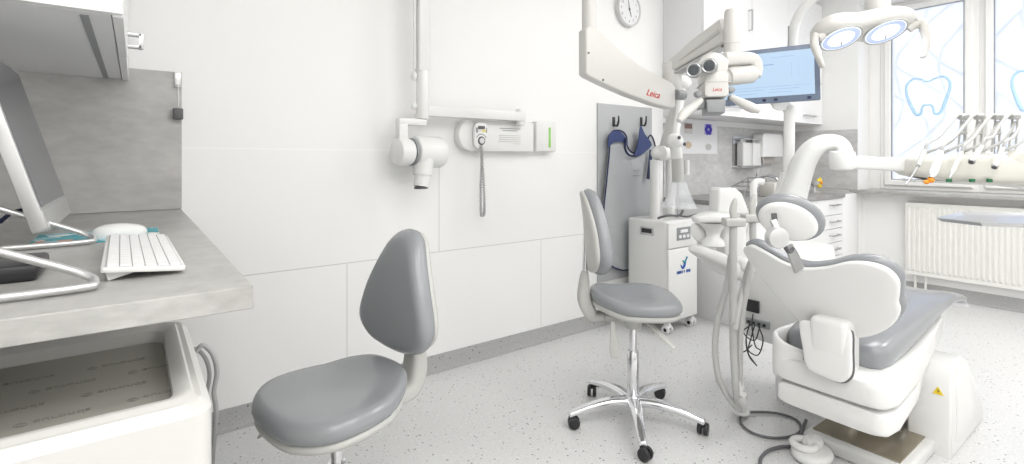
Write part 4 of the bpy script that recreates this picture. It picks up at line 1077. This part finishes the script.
# seat cushion: a long pad that crowns towards the foot end
secs = [(2.05, .27, .405, .49), (2.07, .315, .395, .505), (2.13, .335, .392, .515), (2.25, .345, .405, .535), (2.40, .35, .43, .553), (2.58, .35, .462, .562), (2.75, .35, .492, .565), (2.92, .345, .503, .558), (3.06, .335, .49, .535), (3.15, .325, .465, .508), (3.20, .31, .45, .485), (3.215, .26, .45, .472)]
rings = []; sg_ = 40
for x, w, z0, z1 in secs:
    o_ = []
    for k in range(sg_):
        q_ = 2 * PI * (k + .5) / sg_; cq, sq = math.cos(q_), math.sin(q_); e_ = 3.6
        yy = math.copysign(abs(cq) ** (2 / e_), cq) * w / 2; zz_ = math.copysign(abs(sq) ** (2 / e_), sq) * (z1 - z0) / 2
        if sq > 0: zz_ -= .016 * math.exp(-(yy / (w * .3)) ** 2)
        o_.append(V((x, .797 + yy, (z0 + z1) / 2 + zz_)))
    rings.append(o_)
link('seat_cushion', MB().loft(rings), GREYV, r, 60)
link('foot_cover', MB().sweep([(3.12, CYc - .03, .462), (3.2, CYc - .03, .445), (3.235, CYc - .03, .45)], [.30, .28, .24], .02, smooth=3, cap_round=.006), CLEAR, r)
# backrest
rec = math.radians(22); axc = V((1, 0, 0)); upb = V((-math.sin(rec), 0, math.cos(rec))); nb = V((math.cos(rec), 0, math.sin(rec)))
PB = V((1.965, CYc, .62))
shell_px = [(741, 252), (745, 248), (752, 247), (768, 254), (786, 263), (806, 268), (828, 266.5), (848, 262.5), (868, 264), (886, 271), (897, 283), (898, 295), (897, 305), (899, 314), (893, 326), (880, 334), (862, 338), (840, 337), (820, 332), (803, 324), (792, 312), (776, 296), (760, 278), (747, 262)]
def px_plane(px, off=0.0):
    o_ = []
    for u, v in px:
        p_ = at_plane(u, v, PB + nb * off, nb); o_.append(((p_ - PB).dot(V((0, -1, 0))), (p_ - PB).dot(upb)))
    return o_
so = px_plane(shell_px)
Mbk = frame(PB, (0, -1, 0), upb); zn = Mbk.to_3x3() @ V((0, 0, 1)); fs = 1 if zn.dot(nb) > 0 else -1
print('back shell', min(p_[0] for p_ in so), max(p_[0] for p_ in so), min(p_[1] for p_ in so), max(p_[1] for p_ in so), fs)
so_s = [(p_.x, p_.y) for p_ in crom([(a_, b2, 0) for a_, b2 in so], 3, True)]
def bkw(w): return V((w.x, w.y, w.z + fs * .35 * w.x ** 2))
link('back_shell', MB().pad(so_s, Mbk, .026, .011, 0.004, .004, bkw, 6), WHITE, r, 60)
cen = (sum(p_[0] for p_ in so_s) / len(so_s), sum(p_[1] for p_ in so_s) / len(so_s))
cu_o = [(cen[0] + (a_ - cen[0]) * 1.02 + .003, cen[1] + (b2 - cen[1]) * 1.05 + .003) for a_, b2 in so_s]
link('back_cushion', MB().pad(cu_o, Mbk @ Matrix.Translation((0, 0, -fs * -.028)), .045, .022, 0.004, 0, bkw, 8), GREYV, r, 60)
# lower back panel
XPn = 1.90
Mfp = frame((XPn, CYc, .45), (0, -1, 0), (.10, 0, 1))
def px_x(px):
    return [(CYc - at(829 + (u - 829) * .95 - 6, v + 3, X=XPn).y, at(829 + (u - 829) * .95 - 6, v + 3, X=XPn).z - .45) for u, v in px]
fps = [(p_.x, p_.y) for p_ in crom([(a_, b2, 0) for a_, b2 in px_x([(801, 324), (803, 318), (815, 319), (835, 323), (851, 327), (856, 332), (857, 350), (858, 368), (855, 376), (846, 380), (830, 375), (815, 368), (809, 360), (805, 342)])], 3, True)]
zf2 = (Mfp.to_3x3() @ V((0, 0, 1))).x
link('lower_back_panel', MB().pad(fps, Mfp @ Matrix.Translation((0, 0, .015 * (1 if zf2 > 0 else -1))), .022, .007, .003, .003, None, 5), WHITE, r, 60)
link('back_carrier', MB().span(1.905, 2.03, .69, .81, .40, .60, .02, 3), WHITE, r)
cf = (sum(p_[0] for p_ in fps) / len(fps), sum(p_[1] for p_ in fps) / len(fps))
link('panel_gap', MB().pad([(cf[0] + (a_ - cf[0]) * 1.03 - .001, cf[1] - .004 + (b2 - cf[1]) * 1.02) for a_, b2 in fps], Mfp @ Matrix.Translation((0, 0, .032 * (1 if zf2 > 0 else -1))), .012, .005, 0, 0, None, 4), DARK, r, 60)
# headrest
hcn = at(789, 221, d=1.74)
nh = (-FW * .80 + V((0, 0, -.35)) + RT * -.35).normalized()     # rear normal
xh = V((0, 0, 1)).cross(nh).normalized(); yh = nh.cross(xh)
rot = Matrix.Rotation(math.radians(-24), 4, 'Z')
Mhd = frame(hcn, xh, yh) @ rot
hs = 1 if (Mhd.to_3x3() @ V((0, 0, 1))).dot(nh) > 0 else -1
link('head_cushion', MB().pad(circle(.112, 40, ry=.083), Mhd @ Matrix.Translation((.004, .003, -hs * .026)), .05, .026, .0, 0, None, 8), GREYV, r, 60)
hsh = link('head_shell', MB().pad(circle(.096, 40, (-.003, -.003), ry=.068), Mhd @ Matrix.Translation((0, 0, hs * .001)), .026, .016, .004, .004, None, 6), WHITE, r, 60)
sl = at(774, 221, d=1.70)
link('head_slot', MB().prism(rrect(-.008, .008, -.02, .02, .003, 3), frame(at(774.5, 219, d=1.705), RT * .95 + V((0, 0, .1)), V((0, 0, 1)) + RT * -.2), -.004, .004), DARK, hsh)
st_ = MB().sweep([at(773, 220, d=1.69), at(777, 229, d=1.68), at(781, 240, d=1.68)], [.022, .024, .02], .012, up=-FW, smooth=3); link('headrest_bar', st_, STEEL, r)
kc = at(778, 238, d=1.665)
link('headrest_knob', MB().cyl(kc + FW * .022, kc - FW * .012, .036, .034, 32, .005), SATIN, r)
m = MB().sweep([at(789, 247, d=1.72), at(794, 257, d=1.75), at(799, 269, d=1.79)], [.03, .038, .044], .014, up=-FW, smooth=3); link('headrest_arm', m, STEEL, r)
m = MB().tube([at(784, 245, d=1.70), at(789, 252, d=1.71), at(793, 248, d=1.72)], .007, 8, smooth=4); link('headrest_clamp', m, DARK, r)

# ------------------------------------------------------------------ TREATMENT UNIT: body, cuspidor, column, arms
r = thing('treatment_unit', 'white dental treatment unit with cuspidor, column and jointed delivery arm behind the chair', 'treatment unit', (2.45, 1.25, 0))
bq = at(745, 335, X=2.28)
m = MB(); ux0, ux1, uy0, uy1 = 2.30, 2.75, 1.02, 1.30
m.loft([[V((x, y, z)) for x, y in rrect(ux0 + a_, ux1 - a_, uy0 + a_, uy1 - a_, .05)] for z, a_ in ((.30, .05), (.315, .02), (.35, .0), (.60, 0), (.72, .01), (.735, .02))]); bd = link('unit_body', m, WHITE, r)
link('unit_foot', MB().span(2.45, 2.72, 1.0, 1.2, .0, .32, .03, 3), LACS, r)
# socket + port block on the side
sq = at(753, 306, X=2.297); 
link('socket_block', MB().span(2.288, 2.302, sq.y - .03, sq.y + .03, sq.z - .028, sq.z + .028, .004), BLACK, bd)
sq2 = at(758, 323, X=2.297); link('port_strip', MB().span(2.288, 2.302, sq2.y - .055, sq2.y + .055, sq2.z - .016, sq2.z + .016, .003), MIDG, bd)
m = MB()
for k in range(4): m.cyl((2.287, sq2.y - .035 + k * .024, sq2.z), (2.280, sq2.y - .035 + k * .024, sq2.z), .007, None, 10)
link('port', m, BLACK, bd)
# cuspidor
D = 2.42
m = MB().loft([[at(0, 0, d=1) * 0 + V((q_.x + a_ * 1.0, q_.y + b2, z)) for a_, b2 in rrect(-.16 * k, .10 * k, -.13 * k, .13 * k, .05 * k)] for q_, z, k in
    [(at(716, 240, d=D), .70, .85), (at(716, 240, d=D), .72, .98), (at(716, 240, d=D), .80, 1.0), (at(716, 240, d=D), .815, .95)]])
b_top = at(716, 216, d=D)
link('cuspidor_arm', MB().sweep([at(698, 250, d=D - .05), at(712, 257, d=D - .03), at(727, 267, d=D), at(750, 272, d=D)], [.12, .15, .15, .14], [.05, .07, .09, .09], smooth=4, cap_round=.02), WHITE, r)
m = MB().sweep([at(697, 219, d=D), at(712, 217, d=D), at(729, 218, d=D)], [.10, .16, .15], [.035, .05, .05], smooth=4, cap_round=.015); link('bowl_rim', m, WHITE, r)
bc = at(713, 229, d=D - .04)
m = MB().lathe([(.012, -.085), (.055, -.075), (.05, -.055), (.03, -.035), (.035, -.01), (.06, .02), (.07, .03), (.064, .03), (.05, .012), (.01, -.02)], Matrix.Translation(bc), 28); link('cuspidor_bowl', m, WHITE, r, 60)
m = MB().pad(circle(.06, 24, ry=.035), frame(at(700, 234, d=D), (RT * .6 + V((0, 0, -.8))), V((0, 0, 1))), .02, .01, .01, .0, None, 5); link('splash_guard', m, WHITE, r, 60)
cpx = [(713, 212), (713.5, 190), (716, 187.5), (731, 187.5), (737, 193), (742, 205), (744, 213)]
cp_ = at(728, 200, d=D + .05)
o_ = [((at_plane(u, v, cp_, FW) - cp_).dot(RT), at_plane(u, v, cp_, FW).z - cp_.z) for u, v in cpx]
m = MB().prism(o_, frame(cp_, RT, (0, 0, 1)), -.06, .06, .012, 3); link('water_housing', m, WHITE, r)
m = MB().sweep([at(730, 222, d=D + .03), at(731, 245, d=D + .03), at(738, 270, d=D + .03)], .13, .12, up=FW, smooth=3); link('housing_support', m, WHITE, r)
link('unit_shoulder', MB().sweep([at(733, 262, d=D + .02), at(760, 262, d=D + .05), at(790, 262, d=D + .12)], [.22, .24, .24], [.08, .10, .12], cap_round=.03), WHITE, r)
pf = at(750, 215, d=D)
m = MB().tube([at(748, 240, d=D), at(753, 214, d=D), at(753.5, 190, d=D), at(754.5, 183.5, d=D), at(758, 181.5, d=D), at(763, 182, d=D)], .016, 14, smooth=5); link('cup_filler', m, WHITE, r)
# column tower and delivery arm (a swept elbow)
Dc = 2.5
m = MB().sweep([at(787, 262, d=Dc), at(786, 235, d=Dc), at(787, 205, d=Dc), at(788, 190, d=Dc), at(789, 172, d=Dc)], [.15, .14, .125, .10, .075], [.15, .14, .125, .10, .075], up=FW, smooth=4, fixed_side=RT, exp=3); link('tower', m, WHITE, r)
pa = [(791, 203), (798, 180), (804, 162), (813, 149), (824, 142.5), (836, 143), (843, 150), (844, 160)]
m = MB().sweep([at(u, v, d=Dc - .05 - .02 * i) for i, (u, v) in enumerate(pa)], [.12, .10, .095, .085, .075, .07, .07, .068], [.10, .10, .10, .10, .085, .075, .065, .06], up=-FW, smooth=5, exp=3, cap_round=.01)
link('swan_arm', m, WHITE, r, 60)
je = at(842, 161, d=Dc - .22)
link('arm_knuckle', MB().cyl(je + V((0, 0, .045)) - FW * 0, je - V((0, 0, .04)), .052, .05, 32, .012), WHITE, r)
ha_ = at(846, 162, d=Dc - .2); hb_ = at(912, 165, d=2.24); m = MB().sweep([ha_, ha_.lerp(hb_, .5), hb_], [.05, .05, .06], [.06, .058, .07], exp=5); link('delivery_arm', m, WHITE, r)
# monitor pole
pole0 = at(789, 190, d=Dc)
link('monitor_pole', MB().cyl(at(788.5, 185, d=Dc), at(789.5, 106, d=Dc), .025, .025, 28), WHITE, r)
link('pole_neck', MB().sweep([at(790, 113, d=Dc), at(786, 106, d=Dc), at(778, 103, d=Dc - .02), at(776, 96, d=Dc)], [.045, .05, .07, .06], [.04, .03, .02, .02], up=FW, smooth=4), WHITE, r)
lampole = [at(792, 95, d=Dc + .02), at(792, 60, d=Dc + .02), at(792.5, 42, d=Dc + .02), at(795, 24, d=Dc), at(803, 9, d=Dc - .04), at(816, -3, d=Dc - .08), at(835, -14, d=Dc - .15), at(858, -18, d=2.3), at(874, -14, d=2.16)]
link('lamp_arm', MB().tube(lampole, .022, 16, smooth=6), WHITE, r)
m = MB().tube([at(788.5, 47, d=Dc - .01), at(788.5, 26, d=Dc - .01)], .003, 6); link('arm_slot', m, MIDG, r)

# suction holders and hoses
hk = thing('suction_hoses', 'pair of tall grey suction hoses standing in white holders left of the chair', 'suction hoses', at(738, 412, Z=0))
Dh = 2.12
for i, (u, v, ub, vb, w) in enumerate(((733, 222, 733.5, 340, .016), (752, 218, 741, 320, .014))):
    dh = Dh + .02 * i
    m = MB().tube([at(u + .5, v - 3, d=dh), at(u, v + 40, d=dh), at(ub, vb, d=dh), at((ub + 738) / 2, 385, d=dh - .02), at(738, 408, d=Dh + .05)], [w, w, w, w * .9, w * .9], 14, smooth=6)
    link('hose', m, HOSE, hk)
    m = MB().box(at(u + .5, v, d=dh), (.085, .055, .035), Matrix.Rotation(-YAW, 3, 'Z'), .008, 3); link('holder', m, GREYS, hk)
    m = MB().sweep([at(u + .5, v - 3, d=dh), at(u, v - 12, d=dh), at(u + 1.5, v - 19, d=dh), at(u + 2.5, v - 23, d=dh)], [.026, .03, .024, .012], [.022, .024, .02, .01], up=FW, smooth=5, cap_round=.004, exp=2.5); link('suction_handpiece', m, GREYS, hk)
m = MB().tube([at(731, 255, d=2.2), at(727, 285, d=2.2), at(719, 315, d=2.2), at(715, 345, d=2.18), at(718, 375, d=2.15), at(727, 395, d=2.15), at(737, 408, d=2.16)], .013, 12, smooth=7); link('return_hose', m, HOSE, hk)
m = MB().tube([at(735, 330, d=2.1), at(740, 300, d=2.14), at(748, 270, d=2.18), at(757, 245, d=2.2)], .012, 12, smooth=6); link('return_hose', m, HOSE, hk)
m = MB().tube([V((at(741, 411, Z=.03) + V((.028 * math.cos(t), .028 * math.sin(t), 0)))) for t in [2 * PI * k / 24 for k in range(24)]], .010, 10, closed=True); link('hose_ring', m, WHITE, hk)
m = MB().sweep([at(737, 380, d=2.13), at(741, 398, d=2.13), at(742, 412, Z=.02)], [.05, .05, .03], [.04, .04, .03], smooth=4); link('hose_manifold', m, WHITE, hk)
# black cables under the ports
cb = thing('cable_bundle', 'tangle of thin black cables dangling from the unit ports', 'cables', at(750, 365, d=2.3))
for k, pp in enumerate(([(752, 324), (742, 332), (737, 345), (743, 352), (752, 345)], [(750, 322), (746, 340), (749, 356), (757, 366)], [(755, 324), (751, 338), (748, 352), (754, 362), (757, 366)], [(758, 325), (763, 340), (758, 355), (748, 350), (746, 338)], [(753, 314), (752, 326), (755, 345), (760, 350)], [(760, 326), (755, 340), (745, 335), (740, 320), (744, 312)])):
    link('cable', MB().tube([at(u, v, X=2.27 - .01 * k) for u, v in pp], .0028, 6, smooth=6), BLACK, cb)
# floor cables
pts = [at(u, v, Z=.008) for u, v in [(742, 414), (752, 412), (775, 413), (795, 419), (801, 428), (795, 435), (775, 438), (755, 434), (743, 426), (740, 418)]]
CABG = mat('slate cable sheath', (.13, .13, .14), .5)
fc = MB().tube(pts + [at(747, 413, Z=.012)], .0055, 8, smooth=6)
single('floor_cable', fc, CABG, 'grey cable lying in an oval loop on the floor by the hoses', 'cable')
fc = MB().tube([at(u, v, Z=.008) for u, v in [(760, 466), (761, 458), (768, 451), (780, 447), (792, 446), (800, 440), (803, 428), (806, 420)]], .0065, 8, smooth=6)
single('pedal_cable', fc, CABG, 'dark cable curling over the floor to the white foot pedal', 'cable')
# foot pedal
fpd = thing('foot_pedal', 'white foot control with a ring handle in front of the chair base', 'foot control', at(812, 458, Z=0))
q = at(812, 458, Z=0)
link('pedal_base', MB().pad(circle(.085, 30, ry=.07), Matrix.Translation(q + V((0, 0, .02))), .035, .015, .004, 0, None, 5), WHITE, fpd, 60)
c_ = at(804, 444, Z=.05); m = MB().tube([c_ + V((.038 * math.cos(t), .038 * math.sin(t), .0)) for t in [2 * PI * k / 24 for k in range(24)]], .014, 12, closed=True); link('ring_handle', m, WHITE, fpd)
m = MB().ell(q + V((.03, .01, .045)), (.05, .035, .03)); link('pedal_disc', m, WHITE, fpd)
link('pedal_gap', MB().cyl(q + V((.03, .045, .03)), q + V((.05, .05, .03)), .012), BLACK, fpd)

# ------------------------------------------------------------------ DELIVERY HEAD
Dd = 2.2
dl = thing('delivery_head', 'cream instrument delivery head with five hosed handpieces under the window', 'delivery unit', at(965, 182, d=Dd))
hl, hr_ = at(908, 166, d=Dd + .03), at(1062, 170, d=Dd - .06)
m = MB().sweep([hl, at(930, 167, d=Dd + .02), at(980, 169, d=Dd), hr_], [.17, .19, .20, .2], [.085, .115, .13, .13], exp=4, cap_round=.02); hb2 = link('head_body', m, CREAM, dl, 60)
m = MB().sweep([at(1004, 168, d=Dd - .08), at(1016, 160, d=Dd - .09), at(1040, 160, d=Dd - .1)], [.03, .05, .05], [.05, .09, .09], exp=4, cap_round=.01); link('side_pad', m, CREAM, hb2)
m = MB().sweep([hl + V((0, 0, -.062)), at(990, 184, d=Dd + .01), hr_ + V((0, 0, -.075))], .10, .012, exp=5); link('under_plate', m, WHITE, hb2)
for u in (949, 972, 989.5):
    k_ = at(u, 180.5, d=Dd - .10); link('green_marker', MB().box(k_, (.018, .012, .014), Matrix.Rotation(-YAW, 3, 'Z'), .002), DGREEN, hb2)
tips = [((914, 174), (925, 150), .010), ((932, 176), (941, 152), .014), ((952, 173), (962, 152), .0085), ((972, 161), (982, 146), .009), ((995, 166), (1003, 148), .009)]
tops = [(958, 112), (974, 112), (992, 112), (1009, 111), (1030, 110)]
for i in range(5):
    (tu, tv), (mu_, mv), w = tips[i]; ou, ov = tops[i]
    dt = Dd - .11
    # whip bracket
    bb = at(ou + 3, 152, d=Dd + .03); bt = at(ou + 6, 116, d=Dd + .03)
    m = MB().tube([bb - RT * .015, bt - RT * .010], .004, 8); m.tube([bb + RT * .015, bt + RT * .012], .004, 8)
    m.box(at(ou + 5.5, 117, d=Dd + .02), (.034, .03, .022), Matrix.Rotation(-YAW, 3, 'Z'), .005); m.box(at(ou + 4.5, 133, d=Dd + .02), (.03, .02, .014), Matrix.Rotation(-YAW, 3, 'Z'), .003)
    wb = link('whip_bracket', m, GREYS, dl)
    link('roller', MB().cyl(at(ou + 2, 116, d=Dd - .01), at(ou + 8, 116, d=Dd - .01), .012, None, 14, .003), STEEL, wb)
    m = MB().tube([at(ou + 4, 118, d=Dd), at(ou, 115, d=Dd - .02), at(ou - 9, 125, d=Dd - .05), at((ou + mu_) / 2 - 3, 137, d=Dd - .08), at(mu_ + 3, mv - 7, d=dt), at(mu_, mv, d=dt)], .0062, 10, smooth=6)
    link('hose', m, HOSE, dl)
    m = MB().tube([at(ou + 6, 122, d=Dd + .02), at(ou + 1, 132, d=Dd), at(ou - 8, 142, d=Dd - .02), at(ou - 22, 149, d=Dd - .03), at(ou - 32, 153, d=Dd)], .006, 10, smooth=6)
    link('return_hose', m, HOSE, dl)
    a_ = at(mu_, mv, d=dt); b2 = at(tu if i != 0 else 918, tv if i != 0 else 166, d=dt - .05)
    m = MB().tube([a_, a_.lerp(b2, .15), a_.lerp(b2, .5), a_.lerp(b2, .8), b2], [w * .7, w * .95, w, w * 1.15, w * .8], 16)
    hp = link('handpiece', m, [GREYS, WHITE, CREAM, WHITE, WHITE][i], dl)
    if i == 0: link('syringe_tip', MB().tube([b2, at(912, 176, d=dt - .06), at(906, 184, d=dt - .07)], .0028, 8, smooth=5), STEEL, hp)
    elif i == 1:
        link('coupling', MB().cyl(b2, b2 + (b2 - a_).normalized() * .012, .012, .010, 16), STEEL, hp)
        m = MB().ell(at(931, 180, d=dt - .05), (.014, .012, .012)); m.ell(at(926.5, 182, d=dt - .05), (.02, .01, .009)); link('orange_cap', m, ORANGE, hp)
    elif i == 2: link('polishing_tip', MB().cyl(b2, b2 + (b2 - a_).normalized() * .03, .006, .002, 12), STEEL, hp)
    else: link('coupling', MB().cyl(b2, b2 + (b2 - a_).normalized() * .010, .013, .011, 16), STEEL, hp); link('coupling_mouth', MB().cyl(b2 + (b2 - a_).normalized() * .010, b2 + (b2 - a_).normalized() * .0115, .008, .008, 12), DARK, hp)
# tray and its arm
zt2 = at(980, 218, d=2.12).z
ta, tb, tc_ = at(937, 218.5, Z=zt2), at(960, 212.5, Z=zt2), at(1040, 224.5, Z=zt2)
td = tb + (tc_ - ta)
tr_ = thing('instrument_tray', 'flat stainless instrument tray below the delivery head', 'tray', (ta + tc_) / 2)
c4 = [ta, at(981, 223.5, Z=zt2), at(1060, 226, Z=zt2), at(1060, 214, Z=zt2), tb]
cen = sum(c4, V((0, 0, 0))) / 5
ring_ = lambda k, z: [cen + (p_ - cen) * k + V((0, 0, z)) for p_ in c4]
m = MB().loft([ring_(.93, -.012), ring_(1.0, .0), ring_(1.0, .004), ring_(.98, .004), ring_(.88, -.006)]); link('tray_pan', m, STEEL, tr_, 8)
m = MB().sweep([at(992, 183, d=2.2), at(1028, 188, d=2.15), at(1062, 196, d=2.1), at(1070, 208, d=2.1), at(1064, 222, d=2.1), at(1050, 222, d=2.1)], .05, .018, smooth=4); link('tray_arm', m, WHITE, tr_)

# ------------------------------------------------------------------ MONITOR
cR = at(820, 74, d=2.36); cL = at(712, 78, d=2.58)
mo = thing('chairside_monitor', 'chairside monitor with a glowing pale blue screen on the unit pole', 'monitor', at(778, 103, d=2.45))
xm_ = (cR - cL); Wm = xm_.length; xm_.z = 0; xm_.normalize(); M = frame((cL + cR) / 2, xm_, (0, 0, 1)); zn = (M.to_3x3() @ V((0, 0, 1))).dot(-FW); fs = 1 if zn > 0 else -1
Hm = .265
M = M @ Matrix.Rotation(math.radians(1.2), 4, 'Z')
link('bezel', MB().prism(rrect(-Wm / 2, Wm / 2, -Hm / 2, Hm / 2, .006), M, -.03 * fs, 0, .002), mat('blue-grey monitor bezel', (.15, .19, .27), .25), mo)
sn = link('screen', MB().prism(rrect(-Wm / 2 + .022, Wm / 2 - .022, -Hm / 2 + .03, Hm / 2 - .022, .001, 1), M, 0, .0015 * fs), SCREENB, mo)
m = MB()
for x_, y_, w_, h_ in ((-.02, .05, .13, .002), (.02, .052, .05, .005), (-.03, .03, .006, .012), (-.03, .008, .008, .01), (-.03, .075, .01, .006), (-.01, -.055, .42, .0015), (-.08, -.068, .16, .002), (.09, -.068, .12, .002), (-.09, -.085, .12, .002), (.07, -.083, .10, .002), (.08, .085, .1, .002), (-.1, .085, .08, .002), (-.09, .0, .02, .004), (.12, .02, .001, .07), (.15, .02, .001, .05)):
    m.prism([(x_ - w_ / 2, y_ - h_ / 2), (x_ + w_ / 2, y_ - h_ / 2), (x_ + w_ / 2, y_ + h_ / 2), (x_ - w_ / 2, y_ + h_ / 2)], M, .0015 * fs, .0022 * fs)
link('screen_lines', m, SCREENL, sn)
m = MB()
for x_ in (.19, .0, .05): m.prism(rrect(x_ - .008, x_ + .008, -Hm / 2 + .008, -Hm / 2 + .02, .002, 2), M, 0, .001 * fs)
link('bezel_button', m, NAVY, mo)

# ------------------------------------------------------------------ OPERATING LAMP
Dl = 2.1
lc = at(866, 34, d=Dl)
la = thing('operating_lamp', 'white twin-reflector operating lamp glowing above the chair', 'lamp', lc)
lx = (RT * .985 + V((0, 0, .07))).normalized(); ln = (-(FW + RT * .70).normalized() * .50 - RT * .22 + V((0, 0, -.86))).normalized(); ln = (ln - lx * ln.dot(lx)).normalized()   # face normal
ly = ln.cross(lx).normalized()
ML = frame(lc, lx, ly); fs = 1 if (ML.to_3x3() @ V((0, 0, 1))).dot(ln) > 0 else -1
oo = crom([(-.215, .02, 0), (-.205, -.04, 0), (-.15, -.07, 0), (-.08, -.072, 0), (-.02, -.055, 0), (.03, -.062, 0), (.09, -.075, 0), (.15, -.065, 0), (.19, -.02, 0), (.20, .03, 0), (.165, .075, 0), (.09, .09, 0), (.02, .08, 0), (-.05, .065, 0), (-.12, .07, 0), (-.18, .06, 0)], 4, True)
ow = [(p_.x * .98, p_.y * 1.08) for p_ in oo]
bd = link('lamp_housing', MB().pad(ow, ML @ Matrix.Translation((0, 0, -fs * .035)), .07, .035, .0 if fs > 0 else .03, .03 if fs > 0 else 0, None, 8), WARM, la, 60)
for j, (u, v) in enumerate(((841, 38.5), (885.5, 32))):
    pc = at_plane(u, v, lc + ln * .002, ln); Mr = frame(pc, lx, ly)
    link('reflector_rim', MB().lathe([(.070, -.001 * fs), (.076, .003 * fs), (.080, .003 * fs), (.082, -.004 * fs)], Mr, 40, False), GREYS, bd)
    rf = link('reflector', MB().lathe([(.072, .0), (.072, .002 * fs)], Mr, 40), LAMPE, bd)
    link('rim_shading', MB().lathe([(.050, .0022 * fs), (.060, .0030 * fs), (.070, .0022 * fs)], Mr, 40, False), LAMPD, rf)  # flat blue ring painting the soft shading around the reflector rim
    link('bulb', MB().prism(rrect(-.012, .014, -.018, .028, .006, 3), Mr, .002 * fs, .006 * fs), LAMPC, rf)
    link('bulb_post', MB().tube([Mr @ V((.002, -.002, .007 * fs)), Mr @ V((.018, -.035, .007 * fs))], .0035, 8), STEEL, rf)
# side handles
m = MB().tube([at(908, 29, d=Dl - .02), at(914, 25, d=Dl - .03), at(919, 24, d=Dl - .04)], .018, 14, smooth=4); m.sweep([at(918, 20, d=Dl - .04), at(923, 26, d=Dl - .04), at(926, 38, d=Dl - .04), at(925, 50, d=Dl - .04), at(923, 56, d=Dl - .04)], [.030, .034, .030, .026, .018], .028, up=-FW, smooth=4, cap_round=.008, exp=2.6)
link('lamp_handle', m, mat('ivory grip plastic', (.58, .57, .54), .35), la)
m = MB().tube([at(823, 35, d=Dl), at(817, 38, d=Dl)], .018, 14); m.sweep([at(815, 35, d=Dl - .02), at(814, 44, d=Dl - .02), at(818, 56, d=Dl - .02), at(822, 66, d=Dl - .02)], [.026, .030, .026, .016], .026, up=-FW, smooth=4, cap_round=.008, exp=2.6)
link('lamp_handle', m, mat('ivory grip plastic', (.58, .57, .54), .35), la)
link('lamp_stem', MB().cyl(at(876, -18, d=Dl + .06), at(878, 17, d=Dl + .04), .040, .05, 24, .004), WARM, la)
# small lamp light
for (u, v) in ((841, 38.5), (885.5, 32)):
    L = bpy.data.lights.new('operating_lamp_light', 'AREA'); L.shape = 'DISK'; L.size = .12; L.energy = .6; L.color = (.92, .96, 1)
    lo = bpy.data.objects.new('operating_lamp_light', L); COL.objects.link(lo); pc = at_plane(u, v, lc + ln * .02, ln)
    lo.location = pc; lo.rotation_euler = ln.to_track_quat('-Z', 'Y').to_euler()

# ------------------------------------------------------------------ CAMERA, DAYLIGHT, VIEW
cam = bpy.data.cameras.new('camera'); co = bpy.data.objects.new('camera', cam); COL.objects.link(co)
co.location = (0, 0, CAMH); co.rotation_euler = (PI / 2, 0, -YAW)
cam.sensor_width = 36; cam.lens = FPX / 1024 * 36; cam.shift_y = -(232 - HY) / 1024; cam.clip_start = .02
scene.camera = co
w = bpy.data.worlds.new('daylight'); scene.world = w; w.use_nodes = True
bg = w.node_tree.nodes['Background']; bg.inputs[0].default_value = (.86, .91, 1, 1); bg.inputs[1].default_value = 1.75
vs = scene.view_settings; vs.view_transform = 'Standard'; vs.look = 'None'; vs.gamma = 1; vs.use_curve_mapping = False; vs.exposure = -0.07
scene.cycles.use_denoising = True
scene.cycles.max_bounces = 10; scene.cycles.diffuse_bounces = 6; scene.cycles.transparent_max_bounces = 12
scene.cycles.sample_clamp_indirect = 6
